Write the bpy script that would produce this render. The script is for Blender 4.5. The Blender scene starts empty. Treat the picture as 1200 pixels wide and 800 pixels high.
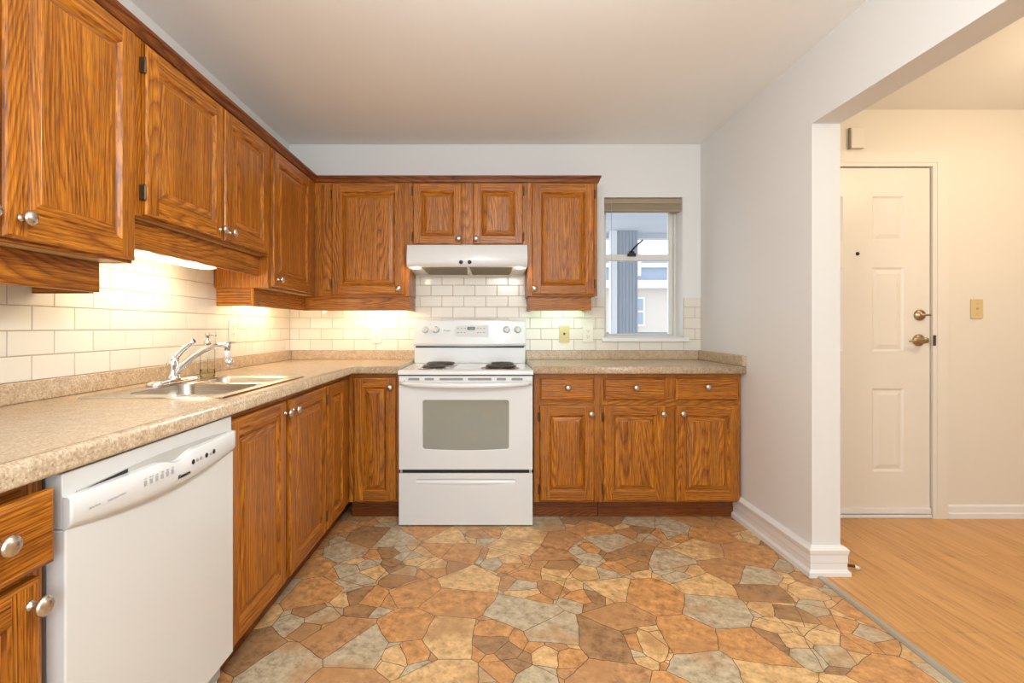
import bpy, bmesh, math, random
from mathutils import Vector, Matrix
random.seed(7)
PI = math.pi
scene = bpy.context.scene
COL = scene.collection

# ------------------------------------------------------------------ camera, world, lights
cam_d = bpy.data.cameras.new('camera'); cam = bpy.data.objects.new('camera', cam_d); COL.objects.link(cam)
cam.location = (0, 0, 1.13); cam.rotation_euler = (PI/2, 0, 0)
cam_d.sensor_width = 36; cam_d.lens = 573/1200*36
cam_d.shift_x = 25.5/1200; cam_d.shift_y = -17/1200
cam_d.clip_start = .02
scene.camera = cam
scene.view_settings.view_transform = 'Standard'; scene.view_settings.look = 'None'
scene.view_settings.exposure = 0.15; scene.view_settings.gamma = 1; scene.view_settings.use_curve_mapping = False

w = bpy.data.worlds.new('overcast_sky'); scene.world = w; w.use_nodes = True
w.node_tree.nodes['Background'].inputs[0].default_value = (.86, .93, 1, 1)
w.node_tree.nodes['Background'].inputs[1].default_value = 2.0

def area(name, loc, rot, sx, sy, power, col):
    d = bpy.data.lights.new(name, 'AREA'); d.shape = 'RECTANGLE'; d.size = sx; d.size_y = sy
    d.energy = power; d.color = col
    o = bpy.data.objects.new(name, d); COL.objects.link(o); o.location = loc; o.rotation_euler = rot
    return o
def bulb(name, loc, r, power, col):
    d = bpy.data.lights.new(name, 'POINT'); d.shadow_soft_size = r; d.energy = power; d.color = col
    o = bpy.data.objects.new(name, d); COL.objects.link(o); o.location = loc
    return o
# ceiling lamp of the kitchen (above the camera), two added fill lights behind it
bulb('kitchen_ceiling_bulb', (.1, .80, 1.90), .18, 41, (.96, .985, .975))
bulb('rear_fill_bulb', (.3, -1.1, 1.85), .2, 20, (.96, .985, .975))  # added fill bulb, no known lamp there; brightens ceiling and room
area('rear_fill_panel', (0.2, -1.9, 1.45), (PI/2, 0, 0), 2.6, 1.9, 27, (.84, .95, 1))  # added area fill, imitates daylight from an invented opening behind the camera
bulb('hall_ceiling_bulb', (2.80, 1.80, 2.22), .07, 20, (1, .77, .50))

# ------------------------------------------------------------------ materials
M = {}
def newmat(name):
    m = bpy.data.materials.new(name); m.use_nodes = True
    M[name] = m
    nt = m.node_tree
    return m, nt, nt.nodes, nt.links, nt.nodes['Principled BSDF']
def plain(name, col, rough=.5, metal=0, bump=0, bscale=200, coat=0, spec=None, var=.03):
    m, nt, N, L, b = newmat(name)
    b.inputs['Roughness'].default_value = rough; b.inputs['Metallic'].default_value = metal
    if coat: b.inputs['Coat Weight'].default_value = coat
    if spec is not None: b.inputs['Specular IOR Level'].default_value = spec
    tc = N.new('ShaderNodeTexCoord'); n = N.new('ShaderNodeTexNoise'); n.inputs['Scale'].default_value = 6
    L.new(tc.outputs['Object'], n.inputs['Vector'])
    mx = N.new('ShaderNodeMix'); mx.data_type = 'RGBA'
    mx.inputs[6].default_value = (*[c*(1-var) for c in col], 1); mx.inputs[7].default_value = (*[min(1, c*(1+var)) for c in col], 1)
    L.new(n.outputs['Fac'], mx.inputs[0]); L.new(mx.outputs[2], b.inputs['Base Color'])
    if bump:
        n2 = N.new('ShaderNodeTexNoise'); n2.inputs['Scale'].default_value = bscale; n2.inputs['Detail'].default_value = 3
        L.new(tc.outputs['Object'], n2.inputs['Vector'])
        bp = N.new('ShaderNodeBump'); bp.inputs['Strength'].default_value = bump; bp.inputs['Distance'].default_value = .002
        L.new(n2.outputs['Fac'], bp.inputs['Height']); L.new(bp.outputs[0], b.inputs['Normal'])
    return m
def emit(name, col, s):
    m, nt, N, L, b = newmat(name)
    b.inputs['Emission Color'].default_value = (*col, 1); b.inputs['Emission Strength'].default_value = s
    b.inputs['Base Color'].default_value = (.8, .8, .8, 1)
def math_(N, L, op, a, b=None, c=None):
    n = N.new('ShaderNodeMath'); n.operation = op
    for i, v in enumerate((a, b, c)):
        if v is None: continue
        if isinstance(v, (int, float)): n.inputs[i].default_value = v
        else: L.new(v, n.inputs[i])
    return n.outputs[0]
def ramp(N, L, fac, stops, interp='LINEAR'):
    r = N.new('ShaderNodeValToRGB'); r.color_ramp.interpolation = interp
    e = r.color_ramp.elements
    while len(e) < len(stops): e.new(.5)
    for i, (p, c) in enumerate(stops): e[i].position = p; e[i].color = (*c, 1)
    L.new(fac, r.inputs[0]); return r.outputs[0]
def mixc(N, L, mode, f, a, b):
    m = N.new('ShaderNodeMix'); m.data_type = 'RGBA'; m.blend_type = mode
    for k, v in ((0, f), (6, a), (7, b)):
        if isinstance(v, (int, float)): m.inputs[k].default_value = v
        elif isinstance(v, tuple): m.inputs[k].default_value = (*v, 1)
        else: L.new(v, m.inputs[k])
    return m.outputs[2]
def wood(name, dark, mid, light, rough=.3, rings=8.0, coat=.3, objrand=True):
    """oak grain: UV u = across the grain, v = along it (metres)"""
    m, nt, N, L, b = newmat(name); dmid = tuple((a_+b_)/2 for a_, b_ in zip(dark, mid))
    uv = N.new('ShaderNodeUVMap'); uv.uv_map = 'UVMap'
    mp = N.new('ShaderNodeMapping'); mp.inputs['Scale'].default_value = (5.0, .62, 1); L.new(uv.outputs[0], mp.inputs['Vector'])
    n1 = N.new('ShaderNodeTexNoise'); n1.noise_dimensions = '2D'; n1.inputs['Scale'].default_value = 1; n1.inputs['Detail'].default_value = 1.6; n1.inputs['Roughness'].default_value = .42
    L.new(mp.outputs[0], n1.inputs['Vector'])
    mp2 = N.new('ShaderNodeMapping'); mp2.inputs['Scale'].default_value = (60, 7, 1); L.new(uv.outputs[0], mp2.inputs['Vector'])
    n2 = N.new('ShaderNodeTexNoise'); n2.noise_dimensions = '2D'; n2.inputs['Scale'].default_value = 1; n2.inputs['Detail'].default_value = 2; L.new(mp2.outputs[0], n2.inputs['Vector'])
    sx = N.new('ShaderNodeSeparateXYZ'); L.new(uv.outputs[0], sx.inputs[0])
    f = math_(N, L, 'MULTIPLY', n1.outputs['Fac'], rings*3.4)
    f = math_(N, L, 'ADD', f, math_(N, L, 'MULTIPLY', sx.outputs[0], rings*10.5))
    f = math_(N, L, 'ADD', f, math_(N, L, 'MULTIPLY', n2.outputs['Fac'], .34))
    fr = math_(N, L, 'FRACT', f)
    c = ramp(N, L, fr, [(0, dark), (.10, dmid), (.30, mid), (.62, light), (.90, mid), (1, dark)])
    # open pores: fine dark dashes
    mp3 = N.new('ShaderNodeMapping'); mp3.inputs['Scale'].default_value = (420, 16, 1); L.new(uv.outputs[0], mp3.inputs['Vector'])
    n3 = N.new('ShaderNodeTexNoise'); n3.noise_dimensions = '2D'; n3.inputs['Scale'].default_value = 1; n3.inputs['Detail'].default_value = 2; L.new(mp3.outputs[0], n3.inputs['Vector'])
    p = ramp(N, L, n3.outputs['Fac'], [(.36, (.50, .42, .34)), (.50, (1, 1, 1))])
    c = mixc(N, L, 'MULTIPLY', .8, c, p)
    mp4 = N.new('ShaderNodeMapping'); mp4.inputs['Scale'].default_value = (9, .9, 1); mp4.inputs['Location'].default_value = (3, 7, 0); L.new(uv.outputs[0], mp4.inputs['Vector'])
    n4 = N.new('ShaderNodeTexNoise'); n4.noise_dimensions = '2D'; n4.inputs['Scale'].default_value = 1.4; n4.inputs['Detail'].default_value = 3; L.new(mp4.outputs[0], n4.inputs['Vector'])
    s = ramp(N, L, n4.outputs['Fac'], [(.3, (.80, .76, .70)), (.7, (1.12, 1.14, 1.2))])
    c = mixc(N, L, 'MULTIPLY', 1.0, c, s)
    mp5 = N.new('ShaderNodeMapping'); mp5.inputs['Scale'].default_value = (170, 2.6, 1); L.new(uv.outputs[0], mp5.inputs['Vector'])
    n5 = N.new('ShaderNodeTexNoise'); n5.noise_dimensions = '2D'; n5.inputs['Scale'].default_value = 1; n5.inputs['Detail'].default_value = 3; L.new(mp5.outputs[0], n5.inputs['Vector'])
    c = mixc(N, L, 'MULTIPLY', 1.0, c, ramp(N, L, n5.outputs['Fac'], [(.34, (.66, .58, .5)), (.5, (1, 1, 1)), (.66, (1.15, 1.18, 1.25))]))
    L.new(c, b.inputs['Base Color']); b.inputs['Specular IOR Level'].default_value = .4
    b.inputs['Roughness'].default_value = rough; b.inputs['Coat Weight'].default_value = coat; b.inputs['Coat Roughness'].default_value = .18
    bp = N.new('ShaderNodeBump'); bp.inputs['Strength'].default_value = .18; bp.inputs['Distance'].default_value = .0008
    L.new(n3.outputs['Fac'], bp.inputs['Height']); L.new(bp.outputs[0], b.inputs['Normal'])
    return m
wood('oak', (.26, .072, .005), (.43, .140, .007), (.54, .200, .012), rough=.42, coat=.10)
wood('oak_dark', (.11, .025, .003), (.20, .052, .005), (.26, .072, .008), rough=.38, coat=.1)
plain('birch_underside', (.62, .44, .24), .5)
plain('wall_paint', (.76, .76, .75), .55, bump=.15, bscale=350, var=.01)
plain('ceiling_paint', (.90, .90, .885), .7, bump=.35, bscale=160, var=.01)
plain('hall_paint', (.78, .73, .64), .5, bump=.12, bscale=350, var=.01)
plain('trim_white', (.82, .81, .80), .35)
plain('door_paint', (.80, .75, .67), .35)
plain('appliance_white', (.725, .74, .745), .22, coat=.4, var=.006)
plain('appliance_white_matte', (.68, .70, .705), .4, var=.006)
plain('appliance_grey', (.50, .49, .46), .45)
plain('appliance_grey_side', (.42, .43, .45), .5)
plain('nickel', (.62, .58, .52), .27, metal=1)
plain('chrome', (.80, .80, .80), .09, metal=1)
plain('brass_antique', (.44, .34, .22), .28, metal=1)
plain('bronze_dark', (.12, .09, .06), .4, metal=.8)
plain('black_plastic', (.012, .012, .012), .35)
plain('dark_gap', (.02, .018, .016), .8)
plain('coil_metal', (.075, .065, .06), .4, metal=.5); plain('vent_grey', (.27, .27, .27), .5)
plain('drip_pan', (.42, .30, .24), .3, metal=.85)
plain('filter_mesh', (.21, .18, .13), .55, metal=.5, bump=.8, bscale=300)
plain('outlet_white', (.80, .76, .66), .35)
plain('plate_almond', (.66, .52, .26), .4)
plain('blind_tan', (.36, .28, .19), .6)
plain('vinyl_window', (.74, .73, .68), .35)
plain('metal_strip', (.42, .39, .33), .4, metal=.2)
plain('rust_cable', (.10, .03, .015), .5)
plain('facade_cream', (.60, .55, .50), .8)
plain('facade_white', (.74, .76, .79), .7)
plain('facade_blue', (.30, .36, .46), .6)
plain('soffit_grey', (.52, .55, .60), .8, bump=.5, bscale=60)
plain('column_siding', (.34, .375, .43), .7)
plain('line_grey', (.42, .42, .43), .5)
emit('lamp_lens_warm', (1, .90, .72), 3.5)
emit('lamp_lens_cool', (.80, 1, .86), 2.5)
emit('hood_lens', (1, .93, .78), 1.1)
emit('display_glow', (.10, .16, .12), .6); M['display_glow'].node_tree.nodes['Principled BSDF'].inputs['Base Color'].default_value = (.04, .05, .045, 1)

# brushed steel
m, nt, N, L, b = newmat('steel'); b.inputs['Metallic'].default_value = 1; b.inputs['Roughness'].default_value = .25
tc = N.new('ShaderNodeTexCoord'); mp = N.new('ShaderNodeMapping'); mp.inputs['Scale'].default_value = (8, 300, 300); L.new(tc.outputs['Object'], mp.inputs[0])
n = N.new('ShaderNodeTexNoise'); n.inputs['Scale'].default_value = 1; L.new(mp.outputs[0], n.inputs[0])
L.new(ramp(N, L, n.outputs['Fac'], [(.3, (.50, .48, .44)), (.7, (.66, .64, .60))]), b.inputs['Base Color'])
# glasses
def glass(name, col=(1, 1, 1), ior=1.45, rough=0, thin=True):
    m, nt, N, L, b = newmat(name)
    if thin:
        out = N['Material Output']; g = N.new('ShaderNodeBsdfGlossy'); g.inputs['Roughness'].default_value = rough
        t = N.new('ShaderNodeBsdfTransparent'); t.inputs[0].default_value = (*col, 1)
        fr = N.new('ShaderNodeFresnel'); fr.inputs[0].default_value = ior
        mx = N.new('ShaderNodeMixShader'); L.new(fr.outputs[0], mx.inputs[0]); L.new(t.outputs[0], mx.inputs[1]); L.new(g.outputs[0], mx.inputs[2]); L.new(mx.outputs[0], out.inputs[0])
    else:
        b.inputs['Base Color'].default_value = (*col, 1); b.inputs['Transmission Weight'].default_value = 1; b.inputs['Roughness'].default_value = rough; b.inputs['IOR'].default_value = ior
glass('window_glass'); glass('bottle_glass', (.97, .97, .95), 1.06); glass('soap_glass', (.90, .88, .80), 1.06)
# oven glass with dot mesh
m, nt, N, L, b = newmat('oven_glass'); b.inputs['Roughness'].default_value = .05; b.inputs['IOR'].default_value = 1.9
tc = N.new('ShaderNodeTexCoord'); v = N.new('ShaderNodeTexVoronoi'); v.inputs['Scale'].default_value = 170; v.inputs['Randomness'].default_value = 0
mp = N.new('ShaderNodeMapping'); mp.inputs['Rotation'].default_value = (0, PI/4, 0); L.new(tc.outputs['Object'], mp.inputs[0]); L.new(mp.outputs[0], v.inputs['Vector'])
L.new(ramp(N, L, v.outputs['Distance'], [(.30, (.13, .145, .125)), (.42, (.25, .265, .23))]), b.inputs['Base Color'])

# laminate counter
m, nt, N, L, b = newmat('laminate')
tc = N.new('ShaderNodeTexCoord')
a1 = N.new('ShaderNodeTexNoise'); a1.inputs['Scale'].default_value = 170; a1.inputs['Detail'].default_value = 5; a1.inputs['Roughness'].default_value = .7; L.new(tc.outputs['Object'], a1.inputs[0])
a2 = N.new('ShaderNodeTexNoise'); a2.inputs['Scale'].default_value = 34; a2.inputs['Detail'].default_value = 4; L.new(tc.outputs['Object'], a2.inputs[0])
c = ramp(N, L, a1.outputs['Fac'], [(.30, (.25, .15, .09)), (.43, (.45, .325, .21)), (.55, (.56, .435, .30)), (.70, (.70, .60, .46))])
c2 = ramp(N, L, a2.outputs['Fac'], [(.35, (.90, .86, .82)), (.65, (1.05, 1.05, 1.04))])
L.new(mixc(N, L, 'MULTIPLY', 1, c, c2), b.inputs['Base Color'])
b.inputs['Roughness'].default_value = .22; b.inputs['Specular IOR Level'].default_value = .6

# ceramic tile (per-tile tone through a random UV) and grout
m, nt, N, L, b = newmat('tile')
uv = N.new('ShaderNodeUVMap'); wn = N.new('ShaderNodeTexWhiteNoise'); wn.noise_dimensions = '2D'; L.new(uv.outputs[0], wn.inputs['Vector'])
L.new(ramp(N, L, wn.outputs['Value'], [(0, (.74, .69, .60)), (1, (.80, .755, .67))]), b.inputs['Base Color'])
b.inputs['Roughness'].default_value = .12
plain('grout', (.50, .39, .29), .8, bump=.3)

# flagstone vinyl floor
m, nt, N, L, b = newmat('flagstone')
tc = N.new('ShaderNodeTexCoord')
mp = N.new('ShaderNodeMapping'); mp.inputs['Rotation'].default_value = (0, 0, .4); L.new(tc.outputs['Object'], mp.inputs[0])
wob = N.new('ShaderNodeTexNoise'); wob.inputs['Scale'].default_value = 9; wob.inputs['Detail'].default_value = 3; L.new(mp.outputs[0], wob.inputs[0])
wv = N.new('ShaderNodeVectorMath'); wv.operation = 'MULTIPLY_ADD'; L.new(wob.outputs['Color'], wv.inputs[0]); wv.inputs[1].default_value = (.026, .026, 0); L.new(mp.outputs[0], wv.inputs[2])
def vor(feature, scale, rnd):
    v = N.new('ShaderNodeTexVoronoi'); v.voronoi_dimensions = '2D'; v.feature = feature; v.inputs['Scale'].default_value = scale; v.inputs['Randomness'].default_value = rnd
    L.new(wv.outputs[0], v.inputs['Vector']); return v
A = vor('F1', 5.2, .95); Ad = vor('DISTANCE_TO_EDGE', 5.2, .95)
B = vor('F1', 9.5, .95); Bd = vor('DISTANCE_TO_EDGE', 9.5, .95)
sa = N.new('ShaderNodeSeparateColor'); L.new(A.outputs['Color'], sa.inputs[0])
sb = N.new('ShaderNodeSeparateColor'); L.new(B.outputs['Color'], sb.inputs[0])
sub = math_(N, L, 'GREATER_THAN', sa.outputs[1], .64)
lineA = math_(N, L, 'LESS_THAN', Ad.outputs[0], .0065)
lineB = math_(N, L, 'MULTIPLY', math_(N, L, 'LESS_THAN', Bd.outputs[0], .013), sub)
line = math_(N, L, 'MAXIMUM', lineA, lineB)
pick = math_(N, L, 'ADD', math_(N, L, 'MULTIPLY', sa.outputs[0], math_(N, L, 'SUBTRACT', 1, sub)), math_(N, L, 'MULTIPLY', sb.outputs[0], sub))
tan, org, brn, gry, rst = (.70, .465, .225), (.60, .31, .12), (.36, .21, .105), (.52, .435, .30), (.50, .275, .13)
stone = ramp(N, L, pick, [(0, tan), (.17, org), (.33, gry), (.47, brn), (.60, tan), (.73, rst), (.84, gry), (.93, org)], 'CONSTANT')
mo = N.new('ShaderNodeTexNoise'); mo.inputs['Scale'].default_value = 24; mo.inputs['Detail'].default_value = 8; mo.inputs['Roughness'].default_value = .76; L.new(wv.outputs[0], mo.inputs[0])
mott = ramp(N, L, mo.outputs['Fac'], [(.32, (.52, .46, .38)), (.48, (.97, .95, .93)), (.66, (1.36, 1.38, 1.38))])
c = mixc(N, L, 'MULTIPLY', 1, stone, mott)
mo2 = N.new('ShaderNodeTexNoise'); mo2.inputs['Scale'].default_value = 5; mo2.inputs['Detail'].default_value = 5; L.new(wv.outputs[0], mo2.inputs[0])
c = mixc(N, L, 'MIX', ramp(N, L, mo2.outputs['Fac'], [(.50, (0, 0, 0)), (.64, (.7, .7, .7))]), c, (.50, .27, .115))
c = mixc(N, L, 'MIX', line, c, (.11, .07, .04))
L.new(c, b.inputs['Base Color']); b.inputs['Roughness'].default_value = .42; b.inputs['Specular IOR Level'].default_value = .35
bp = N.new('ShaderNodeBump'); bp.inputs['Strength'].default_value = .25; bp.inputs['Distance'].default_value = .002; L.new(mo.outputs['Fac'], bp.inputs['Height']); L.new(bp.outputs[0], b.inputs['Normal'])

# laminate planks
m, nt, N, L, b = newmat('plank_floor')
tc = N.new('ShaderNodeTexCoord'); mp = N.new('ShaderNodeMapping'); mp.inputs['Rotation'].default_value = (0, 0, PI/2); L.new(tc.outputs['Object'], mp.inputs[0])
br = N.new('ShaderNodeTexBrick'); br.inputs['Scale'].default_value = 1; br.inputs['Mortar Size'].default_value = .0007; br.inputs['Brick Width'].default_value = 1.2; br.inputs['Row Height'].default_value = .095
br.inputs['Color1'].default_value = (.57, .285, .085, 1); br.inputs['Color2'].default_value = (.65, .345, .115, 1); br.inputs['Mortar'].default_value = (.30, .13, .04, 1)
L.new(mp.outputs[0], br.inputs['Vector'])
mp2 = N.new('ShaderNodeMapping'); mp2.inputs['Scale'].default_value = (55, 3.2, 1); L.new(tc.outputs['Object'], mp2.inputs[0])
g = N.new('ShaderNodeTexNoise'); g.inputs['Scale'].default_value = 1; g.inputs['Detail'].default_value = 7; g.inputs['Roughness'].default_value = .65; g.inputs['Distortion'].default_value = .5; L.new(mp2.outputs[0], g.inputs[0])
L.new(mixc(N, L, 'MULTIPLY', 1, br.outputs['Color'], ramp(N, L, g.outputs['Fac'], [(.28, (.55, .45, .35)), (.44, (.95, .93, .9)), (.7, (1.14, 1.16, 1.2))])), b.inputs['Base Color'])
b.inputs['Roughness'].default_value = .33

# ------------------------------------------------------------------ mesh helpers
class MB:
    def __init__(s): s.v = []; s.f = []; s.uv = []; s.mi = []; s.sm = []
    def face(s, pts, uvs=None, mi=0, smooth=False):
        k = len(s.v); s.v += [tuple(p) for p in pts]; s.f.append(tuple(range(k, k+len(pts))))
        s.uv.append(uvs or [(p[0], p[2]) for p in pts]); s.mi.append(mi); s.sm.append(smooth)
    def box(s, x0, x1, y0, y1, z0, z1, grain='z', mi=0):
        ox, oy = random.random()*40, random.random()*40
        P = lambda i, j, k: (x1 if i else x0, y1 if j else y0, z1 if k else z0)
        for q in ([(0,0,0),(1,0,0),(1,0,1),(0,0,1)], [(1,1,0),(0,1,0),(0,1,1),(1,1,1)], [(1,0,0),(1,1,0),(1,1,1),(1,0,1)],
                  [(0,1,0),(0,0,0),(0,0,1),(0,1,1)], [(0,0,1),(1,0,1),(1,1,1),(0,1,1)], [(0,1,0),(1,1,0),(1,0,0),(0,0,0)]):
            pts = [P(*c) for c in q]; s.wface(pts, grain, ox, oy, mi)
        return s
    def wface(s, pts, grain='z', ox=0, oy=0, mi=0):
        g = 'xyz'.index(grain)
        n = (Vector(pts[1])-Vector(pts[0])).cross(Vector(pts[2])-Vector(pts[0]))
        na = max(range(3), key=lambda i: abs(n[i]))
        if na == g: u, v = [i for i in range(3) if i != na]
        else: v = g; u = [i for i in range(3) if i not in (na, g)][0]
        s.face(pts, [(p[u]+ox, p[v]+oy) for p in pts], mi)
    def prism(s, poly, axis, a, b, mi=0, grain=None, smooth=False):
        """poly: 2D points ccw; extruded along axis from a to b. axis x: poly=(y,z); y: (x,z); z: (x,y)"""
        def P(p, t):
            return {'x': (t, p[0], p[1]), 'y': (p[0], t, p[1]), 'z': (p[0], p[1], t)}[axis]
        ox, oy = random.random()*40, random.random()*40
        g = grain or 'z'
        c0 = [P(p, a) for p in poly]; c1 = [P(p, b) for p in poly]
        flip = (axis == 'y')
        s.wface(c0 if flip else c0[::-1], g, ox, oy, mi); s.wface(c1[::-1] if flip else c1, g, ox, oy, mi)
        n = len(poly)
        for i in range(n):
            j = (i+1) % n
            q = [c0[i], c0[j], c1[j], c1[i]]
            if flip: q = q[::-1]
            s.wface(q, g, ox, oy, mi); s.sm[-1] = smooth
        return s
    def lathe(s, prof, axis='z', c=(0,0,0), seg=24, mi=0, smooth=True, sgn=1):
        """prof: (r, h) list"""
        def P(r, h, t):
            a, b = r*math.cos(t), r*math.sin(t); h *= sgn
            d = {'z': (a, b, h), 'y': (a, h, b), 'x': (h, a, b)}[axis]
            return (c[0]+d[0], c[1]+d[1], c[2]+d[2])
        k = len(s.v)
        for r, h in prof:
            for i in range(seg): s.v.append(P(r, h, 2*PI*i/seg))
        for j in range(len(prof)-1):
            for i in range(seg):
                i2 = (i+1) % seg
                s.f.append((k+j*seg+i, k+j*seg+i2, k+(j+1)*seg+i2, k+(j+1)*seg+i)); s.uv.append([(0,0)]*4); s.mi.append(mi); s.sm.append(smooth)
        for j, r in ((0, prof[0][0]), (len(prof)-1, prof[-1][0])):
            if r > 1e-5:
                s.f.append(tuple(k+j*seg+i for i in range(seg))); s.uv.append([(0,0)]*seg); s.mi.append(mi); s.sm.append(False)
        return s
    def tube(s, path, rad, seg=12, mi=0, caps=True, squash=None):
        pts = [Vector(p) for p in path]; n = len(pts)
        if not isinstance(rad, (list, tuple)): rad = [rad]*n
        k = len(s.v); up = None
        for i, p in enumerate(pts):
            t = (pts[min(i+1, n-1)]-pts[max(i-1, 0)]).normalized()
            if up is None:
                up = Vector((0,0,1)) if abs(t.z) < .9 else Vector((1,0,0))
            a = t.cross(up).normalized(); bb = a.cross(t).normalized(); up = bb
            sq = squash or 1
            for j in range(seg):
                th = 2*PI*j/seg
                s.v.append(tuple(p + a*math.cos(th)*rad[i] + bb*math.sin(th)*rad[i]*sq))
        for i in range(n-1):
            for j in range(seg):
                j2 = (j+1) % seg
                s.f.append((k+i*seg+j, k+i*seg+j2, k+(i+1)*seg+j2, k+(i+1)*seg+j)); s.uv.append([(0,0)]*4); s.mi.append(mi); s.sm.append(True)
        if caps:
            for i in (0, n-1):
                s.f.append(tuple(k+i*seg+j for j in range(seg))); s.uv.append([(0,0)]*seg); s.mi.append(mi); s.sm.append(False)
        return s
    def ring(s, a, b, ya, yb, smooth=False, mi=0):
        """mitred band between rectangle a (x0,x1,z0,z1) at depth ya and rectangle b at yb (front = -y)"""
        A = [(a[0],ya,a[2]),(a[1],ya,a[2]),(a[1],ya,a[3]),(a[0],ya,a[3])]
        B = [(b[0],yb,b[2]),(b[1],yb,b[2]),(b[1],yb,b[3]),(b[0],yb,b[3])]
        ox, oy = random.random()*40, random.random()*40
        for i in range(4):
            j = (i+1) % 4
            g = 'x' if i % 2 == 0 else 'z'
            pts = [A[i], A[j], B[j], B[i]]
            if g == 'x': uvs = [(p[2]+p[1]+ox, p[0]+oy) for p in pts]
            else: uvs = [(p[0]+p[1]+ox, p[2]+oy) for p in pts]
            s.face(pts, uvs, mi)
    def build(s, name, mats, parent=None, bevel=0, loc=None, fix=True, seg=2):
        me = bpy.data.meshes.new(name); me.from_pydata(s.v, [], s.f)
        uvl = me.uv_layers.new(name='UVMap')
        for p, u in zip(me.polygons, s.uv):
            for li, c in zip(p.loop_indices, u): uvl.data[li].uv = c
        if not isinstance(mats, (list, tuple)): mats = [mats]
        for x in mats: me.materials.append(M[x])
        for p, mi, sm in zip(me.polygons, s.mi, s.sm): p.material_index = mi; p.use_smooth = sm
        if fix:
            bm = bmesh.new(); bm.from_mesh(me); bmesh.ops.remove_doubles(bm, verts=bm.verts, dist=1e-5)
            bmesh.ops.recalc_face_normals(bm, faces=bm.faces); bm.to_mesh(me); bm.free()
        o = bpy.data.objects.new(name, me); COL.objects.link(o)
        if parent: o.parent = parent
        if loc: o.location = loc
        if bevel:
            md = o.modifiers.new('bevel', 'BEVEL'); md.width = bevel; md.segments = seg; md.limit_method = 'ANGLE'; md.angle_limit = math.radians(40); md.harden_normals = False
        return o
def BOX(*a, **k): return MB().box(*a, **k)
def rrect(x0, x1, z0, z1, r, n=5):
    pts = []
    for cx, cz, a0 in ((x1-r, z0+r, -PI/2), (x1-r, z1-r, 0), (x0+r, z1-r, PI/2), (x0+r, z0+r, PI)):
        for i in range(n+1):
            t = a0+PI/2*i/n; pts.append((cx+r*math.cos(t), cz+r*math.sin(t)))
    return pts
def thing(name, label, cat, loc=(0,0,0), rz=0, group=None):
    o = bpy.data.objects.new(name, None); COL.objects.link(o); o.empty_display_size = .1
    o.location = loc; o.rotation_euler = (0, 0, rz)
    return tag(o, label, cat, group)
def tag(o, label, cat, group=None):
    o['label'] = label; o['category'] = cat
    if group: o['group'] = group
    return o
def struct(name, mb, mats, **k):
    o = mb.build(name, mats, **k); o['kind'] = 'structure'; return o
def text(name, s, size, mat, parent, loc, rot=(PI/2,0,0), bold=0, sx=1):
    cu = bpy.data.curves.new(name, 'FONT'); cu.body = s; cu.size = size; cu.align_x = 'CENTER'; cu.align_y = 'CENTER'; cu.extrude = .0002; cu.offset = bold; cu.resolution_u = 2
    tmp = bpy.data.objects.new(name, cu); COL.objects.link(tmp)
    bpy.context.view_layer.update()
    me = bpy.data.meshes.new_from_object(tmp.evaluated_get(bpy.context.evaluated_depsgraph_get()))
    bpy.data.objects.remove(tmp)
    me.materials.clear(); me.materials.append(M[mat])
    o = bpy.data.objects.new(name, me); COL.objects.link(o); o.parent = parent; o.location = loc; o.rotation_euler = rot; o.scale = (sx, 1, 1)
    return o

# ------------------------------------------------------------------ dimensions
LW, BW, CEIL = -1.402, 3.411, 2.402      # left wall x, back wall y, ceiling
RW, RT, RE = 1.467, 1.596, 2.230         # right wall x, its far side, its end y
HW = 2.88                                # hall wall y
WX0, WX1, WZ0, WZ1 = .795, 1.348, 1.058, 2.035   # window opening
REAR = -2.2

# ------------------------------------------------------------------ room shell
struct('floor', BOX(LW, RW+.005, REAR, BW, -.05, 0), 'flagstone')
hf = MB().box(RW+.030, 4.2, REAR, RE+.0, -.05, .006).box(RT, 4.2, RE, HW+.06, -.05, .006)
o = struct('floor_hall', hf, 'plank_floor'); tag(o, 'orange-brown wood plank floor of the hall beside the kitchen', 'floor')
struct('trim_1', MB().prism([(RW+.004, 0), (RW+.034, 0), (RW+.034, .007), (RW+.028, .010), (RW+.010, .010), (RW+.004, .003)], 'y', REAR, RE-.03), 'metal_strip')
struct('ceiling', BOX(LW-.1, RW, REAR, BW+.1, CEIL, CEIL+.1), 'ceiling_paint')
struct('ceiling_hall', BOX(RT, 4.25, REAR, HW+.1, CEIL+.008, CEIL+.1), 'ceiling_paint')
struct('wall_left', BOX(LW-.1, LW, REAR, BW+.19, 0, CEIL), 'wall_paint')
wb = MB()
BT = BW+.190
wb.box(LW, WX0, BW, BT, 0, CEIL).box(WX1, RT, BW, BT, 0, CEIL).box(WX0, WX1, BW, BT, 0, WZ0).box(WX0, WX1, BW, BT, WZ1, CEIL)
struct('wall_back', wb, 'wall_paint')
struct('wall_right', MB().box(RW, RT, RE, BW, 0, CEIL).box(RW, RT, REAR, RE, 2.058, CEIL), 'wall_paint')
DX0, DX1, DZ1 = 1.74, 2.592, 2.067
wh = MB().box(RT, DX0-.03, HW, HW+.12, 0, CEIL+.01).box(DX1+.006, 4.2, HW, HW+.12, 0, CEIL+.01).box(DX0-.03, DX1+.006, HW, HW+.12, DZ1+.006, CEIL+.01)
struct('wall_hall', wh, 'hall_paint')
struct('wall_hall_right', BOX(4.2, 4.3, REAR, HW+.12, 0, CEIL+.01), 'hall_paint')
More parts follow.
